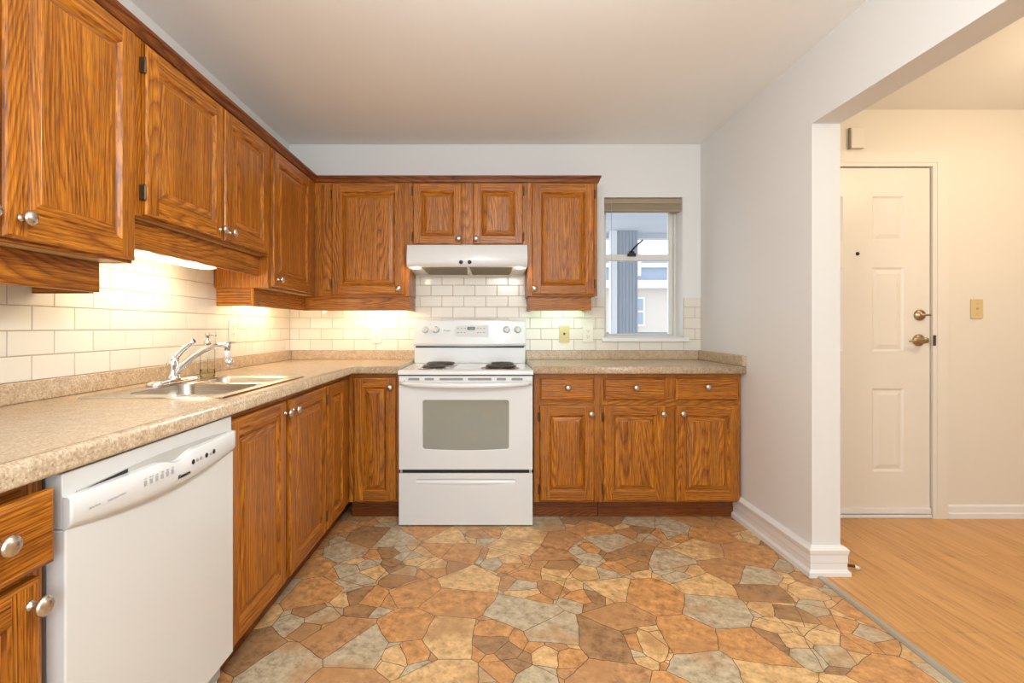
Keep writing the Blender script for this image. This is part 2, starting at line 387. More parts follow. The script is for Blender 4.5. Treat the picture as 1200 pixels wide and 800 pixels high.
wr = MB().box(LW-.1, -1.2, REAR-.1, REAR, 0, CEIL).box(1.6, 4.3, REAR-.1, REAR, 0, CEIL).box(-1.2, 1.6, REAR-.1, REAR, 2.2, CEIL).box(-1.2, 1.6, REAR-.1, REAR, 0, .3)  # wide opening added in the unseen rear wall to let sky light in
struct('wall_rear', wr, 'wall_paint')

# baseboards: stepped profile swept with mitres
BPROF = [(0, 0), (.030, 0), (.030, .022), (.020, .034), (.019, .060), (.021, .066), (.0205, .098), (.024, .108), (.026, .122), (.017, .131), (.008, .136), (0, .136)]
def baseboard(name, path, prof, side=1):
    """path of xy points along the wall; prof (out, z); side: left(+1)/right(-1) of travel is outwards"""
    pts = [Vector(p) for p in path]; rings = []
    for i, p in enumerate(pts):
        def nrm(a, b): d = (b-a).normalized(); return Vector((-d.y, d.x))*side
        if i == 0: m_ = nrm(pts[0], pts[1])
        elif i == len(pts)-1: m_ = nrm(pts[-2], pts[-1])
        else:
            n1, n2 = nrm(pts[i-1], p), nrm(p, pts[i+1]); m_ = (n1+n2)/(1+n1.dot(n2))
        rings.append([(p.x+m_.x*o_, p.y+m_.y*o_, z) for o_, z in prof])
    mb = MB(); n = len(prof)
    for a, b_ in zip(rings, rings[1:]):
        for j in range(n): mb.face([a[j], a[(j+1) % n], b_[(j+1) % n], b_[j]])
    mb.face(rings[0]); mb.face(rings[-1])
    return struct(name, mb, 'trim_white')
baseboard('baseboard_right', [(RW, 2.915), (RW, RE), (RT, RE), (RT, HW-.03)], BPROF, side=-1)
HP = [(0,0), (.014, 0), (.014, .035), (.010, .042), (.010, .075), (.004, .085), (0, .085)]
baseboard('baseboard_hall', [(DX1+.098, HW), (4.2, HW)], HP, side=-1)

# ------------------------------------------------------------------ tiles
def tiles(name, label, side, zones, holes, x_off):
    """zones: (u0,u1,z0,z1) along the wall; side 'back' (u=x) or 'left' (u=y)"""
    PU, PZ, Z0, G, T = .1530, .0755, .9675, .0015, .007
    mb = MB()
    def emitface(pts, uvs, mi):
        if side == 'back': q = [(u, BW-.001-d, z) for u, d, z in pts]
        else: q = [(LW+.001+d, u, z) for u, d, z in pts]
        mb.face(q, uvs, mi)
    done = []
    for (u0, u1, z0, z1) in zones:
        # grout bed
        emitface([(u0, .0042, z0), (u1, .0042, z0), (u1, .0042, z1), (u0, .0042, z1)], None, 1)
        for a, b_ in (((u0, z0), (u1, z0)), ((u1, z0), (u1, z1)), ((u1, z1), (u0, z1)), ((u0, z1), (u0, z0))):
            emitface([(a[0], 0, a[1]), (b_[0], 0, b_[1]), (b_[0], .0042, b_[1]), (a[0], .0042, a[1])], None, 1)
        r = int(math.floor((z0-Z0)/PZ+1e-6))
        while Z0+r*PZ < z1-.004:
            za, zb = max(z0, Z0+r*PZ), min(z1, Z0+(r+1)*PZ)
            off = x_off+(PU/2 if r % 2 else 0)
            k = int(math.floor((u0-off)/PU))
            while off+k*PU < u1-.003:
                ua, ub = max(u0, off+k*PU), min(u1, off+(k+1)*PU)
                k += 1
                if ub-ua < .006: continue
                cell = (r, round((off+(k-1)*PU)*1000)); full = (off+(k-1)*PU, off+k*PU, Z0+r*PZ, Z0+(r+1)*PZ)
                e_ = [abs(p-q) < 1e-6 for p, q in zip((ua, ub, za, zb), full)]
                g_ = [G if q else 0 for q in e_]; b_i = [.0016 if q else 0 for q in e_]
                a = (ua+g_[0], ub-g_[1], za+g_[2], zb-g_[3])
                if a[3]-a[2] < .006: continue
                rr_ = random.Random(str(cell)); uvs = [(rr_.random()*9, rr_.random()*9)]*4
                f_ = (a[0]+b_i[0], a[1]-b_i[1], a[2]+b_i[2], a[3]-b_i[3])
                emitface([(f_[0], T, f_[2]), (f_[1], T, f_[2]), (f_[1], T, f_[3]), (f_[0], T, f_[3])], uvs, 0)
                ca = [(a[0], a[2]), (a[1], a[2]), (a[1], a[3]), (a[0], a[3])]; cf = [(f_[0], f_[2]), (f_[1], f_[2]), (f_[1], f_[3]), (f_[0], f_[3])]
                for q in range(4):
                    p = (q+1) % 4
                    emitface([(ca[q][0], T-.0014, ca[q][1]), (ca[p][0], T-.0014, ca[p][1]), (cf[p][0], T, cf[p][1]), (cf[q][0], T, cf[q][1])], uvs, 0)
                    emitface([(ca[q][0], .003, ca[q][1]), (ca[p][0], .003, ca[p][1]), (ca[p][0], T-.0014, ca[p][1]), (ca[q][0], T-.0014, ca[q][1])], uvs, 0)
            r += 1
    o = mb.build(name, ['tile', 'grout'])
    return tag(o, label, 'tiles')
tiles('tile_backsplash', 'cream subway tiles with brown grout on the back wall behind the stove', 'back',
      [(-.5235, .2445, .90, .969), (LW+.009, WX0-.001, .969, 1.332), (-.517, .2395, 1.332, 1.478), (WX0-.001, WX1-.001, .969, 1.028), (WX1-.001, RW-.002, .969, 1.332)], [], .888)
tiles('tile_backsplash', 'cream subway tiles with brown grout on the left wall behind the sink', 'left',
      [(.60, BW-.009, .969, 1.332), (1.5295, 2.466, 1.332, 1.483)], [], 1.488)

# ------------------------------------------------------------------ joinery parts
def door_panel(parent, x0, x1, z0, z1, y=-.020, fr=.056, name='door', slim=False):
    """raised panel door; front face at y, back at y+.019"""
    mb = MB(); t = .0185
    R = lambda i: (x0+i, x1-i, z0+i, z1-i)
    mb.ring(R(0), R(0), y+t, y+.006)
    mb.ring(R(0), R(.003), y+.006, y+.002)
    mb.ring(R(.003), R(.008), y+.002, y)
    a, i = R(.008), R(fr)
    # stiles (full height) and rails
    for (xa, xb) in ((a[0], i[0]), (i[1], a[1])):
        mb.wface([(xa, y, a[2]), (xb, y, a[2]), (xb, y, a[3]), (xa, y, a[3])], 'z', random.random()*40, random.random()*40)
    for (za, zb) in ((a[2], i[2]), (i[3], a[3])):
        mb.wface([(i[0], y, za), (i[1], y, za), (i[1], y, zb), (i[0], y, zb)], 'x', random.random()*40, random.random()*40)
    mb.ring(R(fr), R(fr+.004), y, y+.003)
    mb.ring(R(fr+.004), R(fr+.010), y+.003, y+.008)
    mb.ring(R(fr+.010), R(fr+.013), y+.008, y+.011)
    mb.ring(R(fr+.013), R(fr+.015), y+.011, y+.009)
    mb.ring(R(fr+.015), R(fr+.037), y+.009, y+.0025)
    mb.ring(R(fr+.037), R(fr+.0385), y+.0025, y+.0015)
    f = R(fr+.0385)
    # glued-up field of two or three boards
    wd = f[1]-f[0]; nb = 3 if wd > .16 else 2
    cuts = [f[0]] + [f[0]+wd*(k+random.uniform(-.12, .12))/nb for k in range(1, nb)] + [f[1]]
    for xa, xb in zip(cuts, cuts[1:]):
        mb.wface([(xa, y+.0015, f[2]), (xb, y+.0015, f[2]), (xb, y+.0015, f[3]), (xa, y+.0015, f[3])], 'z', random.random()*40, random.random()*40)
    mb.wface([(x0, y+t, z0), (x0, y+t, z1), (x1, y+t, z1), (x1, y+t, z0)], 'z', 3, 3)
    return mb.build(name, 'oak', parent)
def drawer_front(parent, x0, x1, z0, z1, y=-.020, back=0.0):
    mb = MB(); R = lambda i: (x0+i, x1-i, z0+i, z1-i)
    mb.ring(R(0), R(0), y+.0185, y+.007)
    mb.ring(R(0), R(.004), y+.007, y+.005)
    mb.ring(R(.004), R(.010), y+.005, y)
    f = R(.010)
    mb.wface([(f[0], y, f[2]), (f[1], y, f[2]), (f[1], y, f[3]), (f[0], y, f[3])], 'x', random.random()*40, random.random()*40)
    mb.wface([(x0, y+.0185, z0), (x0, y+.0185, z1), (x1, y+.0185, z1), (x1, y+.0185, z0)], 'x', 3, 3)
    if back: mb.box(x0+.02, x1-.02, y+.0185, y+.0185+back, z0+.02, z1-.02, 'x')
    return mb.build('drawer', 'oak', parent)
def knob(parent, x, z, y=-.020, s=1.14):
    pr = [(.0085, 0), (.0085, .002), (.005, .004), (.0045, .010), (.006, .014), (.012, .0175), (.0155, .021), (.0155, .0235), (.0115, .0275), (.006, .0295), (0, .030)]
    return MB().lathe([(r*s, h*s) for r, h in pr], 'y', (x, y, z), 20, sgn=-1).build('knob', 'nickel', parent, fix=True)
def hinge(parent, x, z, y=-.001):
    mb = MB().box(x-.004, x+.004, y-.013, y, z-.024, z+.024)
    mb.lathe([(.0035, -.026), (.0042, -.022), (.0042, .022), (.0035, .026)], 'z', (x, y-.015, z), 10)
    return mb.build('hinge', 'bronze_dark', parent)
def add_doors(t, doors):
    for d in doors:
        x0, x1, z0, z1 = d['r']
        ob = door_panel(t, x0, x1, z0, z1, fr=d.get('fr', .056))
        if 'k' in d: knob(ob, *d['k'])
        h = d.get('h')
        if h:
            hx = x0-.005 if h == 'l' else x1+.005
            dz = .07 if z1-z0 > .5 else .05
            hinge(ob, hx, z1-dz); hinge(ob, hx, z0+dz)
def wall_cab(label, loc, rz, w_, d, z0, z1, doors, valance=None, rail=.04):
    """valance: list of (x0,x1,y0,y1,z0) boxes hanging below"""
    t = thing('wall_cabinet', label, 'cabinet', loc, rz, 'oak wall cabinets')
    mb = MB().box(0, .018, .0195, d, z0, z1).box(w_-.018, w_, .0195, d, z0, z1)
    mb.box(.018, w_-.018, .0195, d, z1-.018, z1, 'x').box(.018, w_-.018, d-.006, d, z0+.02, z1-.018)
    mb.build('carcass', 'oak', t)
    BOX(.018, w_-.018, .0195, d-.001, z0+.001, z0+.017, 'x').build('bottom_panel', 'birch_underside', t)
    face_frame(t, w_, z0, z1, rail)
    add_doors(t, doors)
    for v in valance or []:
        BOX(v[0], v[1], v[2], v[3], v[4], z0-.0005, v[5]).build('valance', 'oak', t, bevel=.001)
    return t
def face_frame(t, w_, z0, z1, rail=.04, mid=None):
    mb = MB(); mb.box(0, .04, 0, .019, z0, z1).box(w_-.04, w_, 0, .019, z0, z1)
    mb.box(.04, w_-.04, .0, .019, z1-rail, z1, 'x').box(.04, w_-.04, 0, .019, z0, z0+rail, 'x')
    mb.box(.04, w_-.04, .001, .019, z0+rail, z1-rail, 'z')
    mb.build('face_frame', 'oak', t)

CT = 2.092                      # top of wall cabinets
FX = -1.12                      # frame face of left uppers
FY = 3.124                      # frame face of back uppers
KZ = 1.328
# left wall: local x = world y, origin y given
# A: near cabinet
Y0 = .66
wall_cab('tall oak wall cabinet nearest the camera, hanging over the counter at far left', (FX, Y0, 0), PI/2, 1.528-Y0, .271, KZ, CT-.012,
    [dict(r=(.70-Y0, 1.094-Y0, 1.336, 2.04), k=(1.06-Y0, 1.385)), dict(r=(1.107-Y0, 1.519-Y0, 1.336, 2.04), k=(1.146-Y0, 1.385))],
    [(0, 1.500-Y0, .078, .096, 1.236, 'x'), (1.482-Y0, 1.500-Y0, .0965, .270, 1.232, 'y')])
# B/C over the sink
Y0 = 1.5295
wall_cab('short two-door oak wall cabinet above the sink', (FX, Y0, 0), PI/2, 2.466-Y0, .271, 1.484, CT-.012,
    [dict(r=(1.568-Y0, 2.020-Y0, 1.490, 2.037), k=(1.992-Y0, 1.527), h='l'), dict(r=(2.033-Y0, 2.430-Y0, 1.490, 2.037), k=(2.066-Y0, 1.527))],
    [(0, 2.4655-Y0, .045, .063, 1.386, 'x')])
# D
Y0 = 2.4675
wall_cab('oak wall cabinet in the corner on the left wall, right of the short pair', (FX, Y0, 0), PI/2, BW-.010-Y0, .271, KZ, CT-.012,
    [dict(r=(2.487-Y0, 3.009-Y0, 1.336, 2.037), k=(2.535-Y0, 1.375))],
    [(.012, 3.183-Y0, .080, .098, 1.236, 'x'), (.012, .030, .0985, .270, 1.236, 'y')])
# back-left
X0 = FX+.0005
wall_cab('large single-door oak wall cabinet left of the range hood', (X0, FY, 0), 0, -.519-X0, BW-.010-FY, KZ, CT-.012,
    [dict(r=(-1.008-X0, -.548-X0, 1.336, 2.045), k=(-.581-X0, 1.373), h='l')],
    [(-.08, -.521-X0, .042, .060, 1.236, 'x'), (-.539-X0, -.521-X0, .0605, .276, 1.236, 'y')])
X0 = -.518
wall_cab('small two-door oak wall cabinet directly above the range hood', (X0, FY, 0), 0, .2405-X0, BW-.010-FY, 1.646, CT-.012,
    [dict(r=(-.492-X0, -.180-X0, 1.655, 2.045), k=(-.199-X0, 1.689), h='l', fr=.050), dict(r=(-.109-X0, .208-X0, 1.655, 2.045), k=(-.090-X0, 1.689), h='r', fr=.050)], rail=.02)
X0 = .2415
wall_cab('single-door oak wall cabinet between the range hood and the window', (X0, FY, 0), 0, .684-X0, BW-.010-FY, KZ, CT-.012,
    [dict(r=(.266-X0, .661-X0, 1.336, 2.045), k=(.279-X0, 1.373), h='r')],
    [(.012, .654-X0, .042, .060, 1.236, 'x'), (.012, .030, .0605, .276, 1.236, 'y'), (.636-X0, .654-X0, .0605, .276, 1.236, 'y')])

# crown moulding, one run following the cabinets
cp = [(-.002, 2.050), (.006, 2.050), (.009, 2.056), (.012, 2.066), (.018, 2.078), (.020, 2.080), (.020, 2.092), (-.002, 2.092)]
def sweep(path, prof, side, mat, name, grain=True):
    pts = [Vector(p) for p in path]; mb = MB(); rings = []
    for i, p in enumerate(pts):
        def nrm(a, b): d = (b-a).normalized(); return Vector((-d.y, d.x))*side
        if i == 0: m_ = nrm(pts[0], pts[1])
        elif i == len(pts)-1: m_ = nrm(pts[-2], pts[-1])
        else:
            n1, n2 = nrm(pts[i-1], p), nrm(p, pts[i+1]); m_ = (n1+n2)/(1+n1.dot(n2))
        rings.append([(p.x+m_.x*o_, p.y+m_.y*o_, z) for o_, z in prof])
    n = len(prof); dist = 0
    for (a, b_), (p, q) in zip(zip(rings, rings[1:]), zip(pts, pts[1:])):
        l = (q-p).length; acc = 0
        for j in range(n):
            k = (j+1) % n; h = math.dist(prof[j], prof[k])
            mb.face([a[j], a[k], b_[k], b_[j]], [(acc, dist), (acc+h, dist), (acc+h, dist+l), (acc, dist+l)]); acc += h
        dist += l
    mb.face(rings[0]); mb.face(rings[-1])
    return mb.build(name, mat)
cr = sweep([(FX-.003+.0045, .66), (FX-.003+.0045, FY-.0015), (.6855, FY-.0015), (.6855, BW-.002)], cp, -1, 'oak_dark', 'crown_moulding')
tag(cr, 'dark brown oak crown moulding running along the tops of the wall cabinets', 'moulding')

# ------------------------------------------------------------------ base cabinets
CZ0, CZ1 = .862, .905           # worktop underside / top
BX = -.825                      # left run frame face
BY = 2.855                      # back run frame face
def base_cab(label, loc, rz, w_, d, doors, drawers, kick=.06, kick_mat='oak_dark', fx0=0, cut=None):
    t = thing('base_cabinet', label, 'cabinet', loc, rz, 'oak base cabinets')
    z0, z1 = .108, .861
    zc = cut or z1
    mb = MB().box(0, .018, .0195, d, z0, zc).box(w_-.018, w_, .0195, d, z0, zc).box(.018, w_-.018, .0195, d, z0, z0+.018, 'x').box(.018, w_-.018, d-.008, d, z0+.018, zc)
    mb.build('carcass', 'oak', t)
    face_frame(t, w_, z0, z1, .03)
    BOX(.001, w_-.001, kick, kick+.016, .001, z0-.001, 'x').build('toe_kick', kick_mat, t)
    if drawers: BOX(.04, w_-.04, -.0006, -.0001, .655, .725, 'x').build('drawer_rail', 'oak', t)
    add_doors(t, doors)
    for d_ in drawers:
        y = d_.get('y', -.020)
        ob = drawer_front(t, *d_['r'], y=y, back=d_.get('back', 0))
        knob(ob, *d_['k'], y=y)
    return t
Y0 = .625
base_cab('narrow oak base cabinet at far left edge, left of the dishwasher', (BX, Y0, 0), PI/2, .899-Y0, .565,
    [dict(r=(.650-Y0, .878-Y0, .122, .684), k=(.856-Y0, .642))],
    [dict(r=(.640-Y0, .887-Y0, .706, .838), k=(.776-Y0, .782), y=-.040, back=.03)])
Y0 = 1.508
base_cab('two-door oak base cabinet under the sink, right of the dishwasher', (BX, Y0, 0), PI/2, 2.4185-Y0, .565,
    [dict(r=(1.513-Y0, 1.934-Y0, .122, .838), k=(1.918-Y0, .792)), dict(r=(1.973-Y0, 2.408-Y0, .122, .838), k=(1.996-Y0, .792))], [], cut=.68)
Y0 = 2.4195
base_cab('narrow-door oak base cabinet in the inner corner of the left run', (BX, Y0, 0), PI/2, BW-.003-Y0, .565,
    [dict(r=(2.432-Y0, 2.728-Y0, .122, .838), h='l')], [])
X0 = BX+.001
base_cab('single-door oak base cabinet between the corner and the stove', (X0, BY, 0), 0, -.530-X0, BW-.003-BY,
    [dict(r=(-.795-X0, -.547-X0, .118, .838), k=(-.578-X0, .781))], [])
X0 = .255
base_cab('oak base cabinet with one drawer over one door, right beside the stove', (X0, BY, 0), 0, .6405-X0, BW-.003-BY,
    [dict(r=(.287-X0, .606-X0, .118, .676), k=(.583-X0, .628), h='l')], [dict(r=(.289-X0, .604-X0, .704, .833), k=(.449-X0, .779))])
X0 = .6415
base_cab('double oak base cabinet with two drawers and two doors, below the window', (X0, BY, 0), 0, 1.460-X0, BW-.003-BY,
    [dict(r=(.659-X0, 1.021-X0, .118, .676), k=(.999-X0, .628), h='l'), dict(r=(1.077-X0, 1.449-X0, .118, .676), k=(1.112-X0, .629))],
    [dict(r=(.661-X0, 1.019-X0, .704, .833), k=(.842-X0, .779)), dict(r=(1.077-X0, 1.440-X0, .704, .833), k=(1.256-X0, .784))])

# ------------------------------------------------------------------ worktops
SX0, SX1, SY0, SY1 = -1.285, -.850, 1.545, 2.195    # cut-out for the sink
CFX, CFY = -.785, 2.797
def nose(path, side, name, parent, closed_back=.03):
    h = CZ1-CZ0; r = .014; pr = [(-.02, CZ0), (-.004, CZ0), (-.001, CZ0+.003), (0, CZ0+.008)]
    for i in range(7):
        t = PI/2*i/6; pr.append((-r+r*math.cos(t), CZ1-r+r*math.sin(t)))
    pr.append((-.02, CZ1))
    return path, pr
def worktop(label, boxes, path, splashes, side=-1):
    t = thing('worktop', label, 'worktop')
    _, pr = nose(path, side, '', t)
    pts = [Vector(p) for p in path]
    o = sweep(path, pr, side, 'laminate', 'counter_slab')
    bm = bmesh.new(); bm.from_mesh(o.data)
    for f in bm.faces: f.smooth = True
    for (x0, x1, y0, y1) in boxes:
        mtx = Matrix.Translation(((x0+x1)/2, (y0+y1)/2, (CZ0+CZ1)/2)) @ Matrix.Diagonal((x1-x0, y1-y0, CZ1-CZ0, 1))
        bmesh.ops.create_cube(bm, size=1, matrix=mtx)
    bm.to_mesh(o.data); bm.free()
    o.parent = t
    for s in splashes: BOX(*s).build('backsplash', 'laminate', t, bevel=.004, seg=3)
    return t
WB = .0005
worktop('beige speckled laminate worktop in an L along the left wall to the stove',
    [(LW+WB, SX0, .60, BW-WB), (SX0, CFX-.019, .60, SY0), (SX1, CFX-.019, SY0, SY1), (SX0, CFX-.019, SY1, CFY+.019), (SX0, -.5245, CFY+.019, BW-WB)],
    [(CFX, .60), (CFX, CFY), (-.5245, CFY)],
    [(LW+WB, LW+.022, .60, BW-WB, CZ1+.0003, .9675), (LW+.0225, -.5245, BW-.022, BW-WB, CZ1+.0003, .9675)])
worktop('short beige laminate worktop right of the stove below the window',
    [(.2465, RW-.001, CFY+.019, BW-WB)], [(.2465, CFY), (RW-.001, CFY)],
    [(.2465, RW-.024, BW-.022, BW-WB, CZ1+.0003, .9675), (RW-.0235, RW-.001, CFY+.002, BW-WB, CZ1+.0003, .9675)])

# ------------------------------------------------------------------ sink
t = thing('kitchen_sink', 'stainless steel double-bowl sink set into the left worktop', 'sink', (-1.065, 1.87, CZ1))
bm = bmesh.new()
bowls = [(-.14, .19, -.275, .050), (-.13, .19, .085, .300)]   # x0,x1,y0,y1 local
X0_, X1_, Y0_, Y1_ = -.228, .229, -.34, .34
# rim deck as grid cells excluding bowls, rounded bowls lofted down
def loop(r, rad, z, n=6): return [(x, y, z) for x, y in rrect(r[0], r[1], r[2], r[3], rad, n)]
mbk = MB()
def loft(mb, a, b_, smooth=True):
    n = len(a)
    for i in range(n):
        j = (i+1) % n; mb.face([a[i], a[j], b_[j], b_[i]], None, 0, smooth)
# rim deck: split into regions around each bowl: outer rect cell -> rounded bowl loop
def deck(mb, cell, r, rad, z):
    inner = loop(r, rad, z); n = 6
    x0, x1, y0, y1 = cell
    cor = [(x1, y0, z), (x1, y1, z), (x0, y1, z), (x0, y0, z)]
    for q in range(4):
        seg = inner[q*(n+1):(q+1)*(n+1)]
        for a, b_ in zip(seg, seg[1:]): mb.face([cor[q], b_, a])
        nx = inner[((q+1)*(n+1)) % len(inner)]
        mb.face([cor[q], cor[(q+1) % 4], nx, seg[-1]])
zt = .005
deck(mbk, (-.20, X1_-.006, Y0_+.006, .0675), bowls[0], .045, zt)
deck(mbk, (-.20, X1_-.006, .0675, Y1_-.006), bowls[1], .045, zt)
mbk.face([(X0_+.006, Y0_+.006, zt), (-.20, Y0_+.006, zt), (-.20, Y1_-.006, zt), (X0_+.006, Y1_-.006, zt)])
oa = loop((X0_, X1_, Y0_, Y1_), .006, .0006, 2); ob_ = loop((X0_+.006, X1_-.006, Y0_+.006, Y1_-.006), .0005, zt, 2)
loft(mbk, oa, ob_, False)
mbk.build('rim', 'steel', t)
for r in bowls:
    mb = MB()
    a = loop(r, .045, zt); b1 = loop((r[0]+.004, r[1]-.004, r[2]+.004, r[3]-.004), .045, zt-.006)
    b2 = loop((r[0]+.012, r[1]-.012, r[2]+.012, r[3]-.012), .045, -.13)
    b3 = loop((r[0]+.022, r[1]-.022, r[2]+.022, r[3]-.022), .045, -.155); b4 = loop((r[0]+.045, r[1]-.045, r[2]+.045, r[3]-.045), .03, -.165)
    for p, q in ((a, b1), (b1, b2), (b2, b3), (b3, b4)): loft(mb, p, q)
    mb.face(b4)
    bo = mb.build('bowl', 'steel', t)
    cx, cy = (r[0]+r[1])/2, (r[2]+r[3])/2
    MB().lathe([(.042, 0), (.040, .003), (.030, .002), (.028, -.004), (0, -.004)], 'z', (cx, cy, -.1645), 20).build('drain', 'chrome', bo)

# faucet
t = thing('kitchen_faucet', 'chrome single-lever faucet with curved spout at the sink', 'faucet', (-1.250, 1.93, CZ1+.0052))
mb = MB()
n = 28
for z, sc in ((0, 1), (.010, 1), (.016, .93)): pass
def ell(rx, ry, z): return [(rx*math.cos(2*PI*i/n), ry*math.sin(2*PI*i/n)*(1), z) for i in range(n)]
def pill(wd, ln, z):
    out = []
    for i in range(n):
        a = 2*PI*i/n; x, y = math.cos(a)*wd, math.sin(a)*wd
        y += (ln-wd) if y > 0 else -(ln-wd); out.append((x, y, z))
    return out
loft(mb, pill(.031, .135, 0), pill(.031, .135, .006)); loft(mb, pill(.031, .135, .006), pill(.026, .128, .013)); loft(mb, pill(.026, .128, .013), pill(.020, .10, .017))
mb.face(pill(.020, .10, .017)); mb.face(pill(.031, .135, 0))
mb.build('base_plate', 'chrome', t)
MB().lathe([(.026, .015), (.023, .022), (.021, .035), (.020, .060), (.0215, .066), (.0215, .085), (.019, .098), (.010, .106), (0, .108)], 'z', (0, 0, 0), 24).build('body', 'chrome', t)
sp = []; rr = []
for i in range(19):
    u = i/18
    p0, p1, p2, p3 = Vector((.006, 0, .040)), Vector((.055, .002, .085)), Vector((.11, .005, .150)), Vector((.205, .012, .150))
    sp.append(p0*(1-u)**3+p1*3*u*(1-u)**2+p2*3*u*u*(1-u)+p3*u**3); rr.append(.0145-.005*u)
MB().tube(sp, rr, 14).build('spout', 'chrome', t)
a = MB().lathe([(.0135, .010), (.0135, -.010), (.011, -.014), (.011, -.024)], 'z', (.205, .012, .150), 18)
a.build('spout_head', 'chrome', t)
e = MB().lathe([(.0105, 0), (.0115, -.006), (.0115, -.026), (.009, -.030)], 'z', (.205, .012, .126), 16); eo = e.build('aerator', 'appliance_white', t)
eo['label'] = 'white swivel aerator neck'
MB().tube([(.205, .012, .094), (.211, .014, .082), (.219, .017, .068)], [.010, .0155, .0155], 16).build('sprayer', 'chrome', t)
lv = []; lr = []
for i in range(12):
    u = i/11; lv.append(Vector((-.012, 0, .070))*(1-u)**2 + Vector((.008, 0, .118))*2*u*(1-u) + Vector((.078, .006, .166))*u*u); lr.append(.0165-.008*u if i < 11 else .0095)
lo = MB().tube(lv, lr, 14).build('lever', 'chrome', t)

# soap bottle
t = thing('soap_bottle', 'clear glass soap dispenser bottle with chrome pump behind the faucet', 'bottle', (-1.243, 2.150, CZ1+.0055))
prof = [(.0, .001), (.026, .001), (.029, .004), (.029, .112), (.027, .122), (.018, .132), (.012, .136), (.012, .146)]
MB().lathe(prof, 'z', (0,0,0), 24).build('bottle', 'bottle_glass', t)
MB().lathe([(0, .004), (.0255, .004), (.0275, .007), (.0275, .034), (0, .034)], 'z', (0,0,0), 24).build('soap', 'soap_glass', t)
pm = MB().lathe([(.0145, .140), (.0145, .156), (.010, .160), (.0075, .162), (.0075, .180), (.011, .181), (.011, .189), (0, .190)], 'z', (0,0,0), 18)
pm.tube([(0, 0, .185), (.022, .006, .186), (.034, .009, .180)], [.005, .004, .003], 8)
pm.tube([(0, 0, .14), (0, 0, .02)], .002, 8)
pm.build('pump', 'nickel', t)

# ------------------------------------------------------------------ dishwasher  (local x along the wall, front = -y)
DWX = -.783
t = thing('dishwasher', 'white built-in dishwasher under the left worktop', 'dishwasher', (DWX, .908, 0), PI/2)
W = .594
BOX(.004, W-.004, .045, .56, .06, .858).build('tub_housing', 'appliance_grey_side', t)
# door slab, with bowed lower panel
BOX(0, W, .006, .044, .134, .752).build('door', 'appliance_white', t, bevel=.003)
BOX(.012, W-.012, .050, .066, .004, .131).build('toe_panel', 'appliance_white_matte', t)
BOX(0, W, .012, .044, .753, .8565).build('top_fascia', 'appliance_white_matte', t, bevel=.002)
# control console: polygon with bowed lower edge and handle scoop in the top edge
K = 64; top = []; bot = []
for i in range(K+1):
    x = W*i/K; u = i/K
    z = .8135 - .003*math.sin(PI*u)
    s = (u-.52)/.12
    if abs(s) < 1: z -= .0125*(math.cos(PI*s)+1)/2*1.15
    top.append((x, z)); bot.append((x, .752 - .019*math.sin(PI*u)))
mb = MB()
for i in range(K):
    (xa, za), (xb, zb) = top[i], top[i+1]; (_, wa), (_, wb_) = bot[i], bot[i+1]
    ya = lambda u: -.002-.010*math.sin(PI*u)
    y1_, y2_ = ya(i/K), ya((i+1)/K)
    mb.face([(xa, y1_+.008, wa), (xb, y2_+.008, wb_), (xb, y2_, wb_+.012), (xa, y1_, wa+.012)], None, 0, True)
    mb.face([(xa, y1_, wa+.012), (xb, y2_, wb_+.012), (xb, y2_, zb-.004), (xa, y1_, za-.004)], None, 0, True)
    mb.face([(xa, y1_, za-.004), (xb, y2_, zb-.004), (xb, y2_+.004, zb), (xa, y1_+.004, za)], None, 0, True)
    mb.face([(xa, y1_+.004, za), (xb, y2_+.004, zb), (xb, .0115, zb), (xa, .0115, za)])
    mb.face([(xa, .0115, wa), (xb, .0115, wb_), (xb, y2_+.008, wb_), (xa, y1_+.008, wa)])
for k in (0, K):
    y = -.002; x, z = top[k]; _, wz = bot[k]
    mb.face([(x, .0115, wz), (x, y+.008, wz), (x, y, wz+.012), (x, y, z-.004), (x, y+.004, z), (x, .0115, z)])
con = mb.build('control_console', 'appliance_white', t)
# handle pocket and vent behind the console top edge
hp = MB().prism([(W*u/20, .790) for u in (1, 19)] + [(W*u/20, .8138+.011*math.sin(PI*u/20)) for u in range(19, 0, -1)], 'y', .0095, .0118)
hp.build('handle_pocket', 'appliance_grey', t)
MB().prism([(W*.09, .8145), (W*.27, .8125), (W*.27, .8205)], 'y', .0085, .0094).build('vent_slot', 'black_plastic', t)
def yat(x): return -.0024-.010*math.sin(PI*x/W)
for i in range(6):
    x = .187+i*.018; BOX(x-.0042, x+.0042, yat(x)-.001, yat(x)+.002, .7745, .7855).build('button', 'line_grey', con)
    text('lettering', ('Pots', 'Normal', 'Light', 'China', 'Rinse', 'Quick')[i], .0042, 'line_grey', con, (x, yat(x)-.0012, .7900))
for x, z in ((.362, .780), (.424, .781), (.462, .782)):
    MB().lathe([(.0065, 0), (.0065, .001), (0, .0012)], 'y', (x, yat(x), z), 16, sgn=-1).build('button', 'black_plastic', con)
for x in (.379, .396, .445):
    MB().lathe([(.0048, 0), (.0048, .001), (0, .0012)], 'y', (x, yat(x), .781), 14, sgn=-1).build('button', 'line_grey', con)
text('lettering', 'Kenmore', .0125, 'black_plastic', con, (.323, yat(.323)-.0012, .7585), bold=.0005)
text('lettering', 'Ultra Wash', .0062, 'line_grey', con, (.052, yat(.052)-.0015, .7785))
text('lettering', 'QuietGuard Deluxe', .0062, 'line_grey', con, (.106, yat(.106)-.0015, .7785))

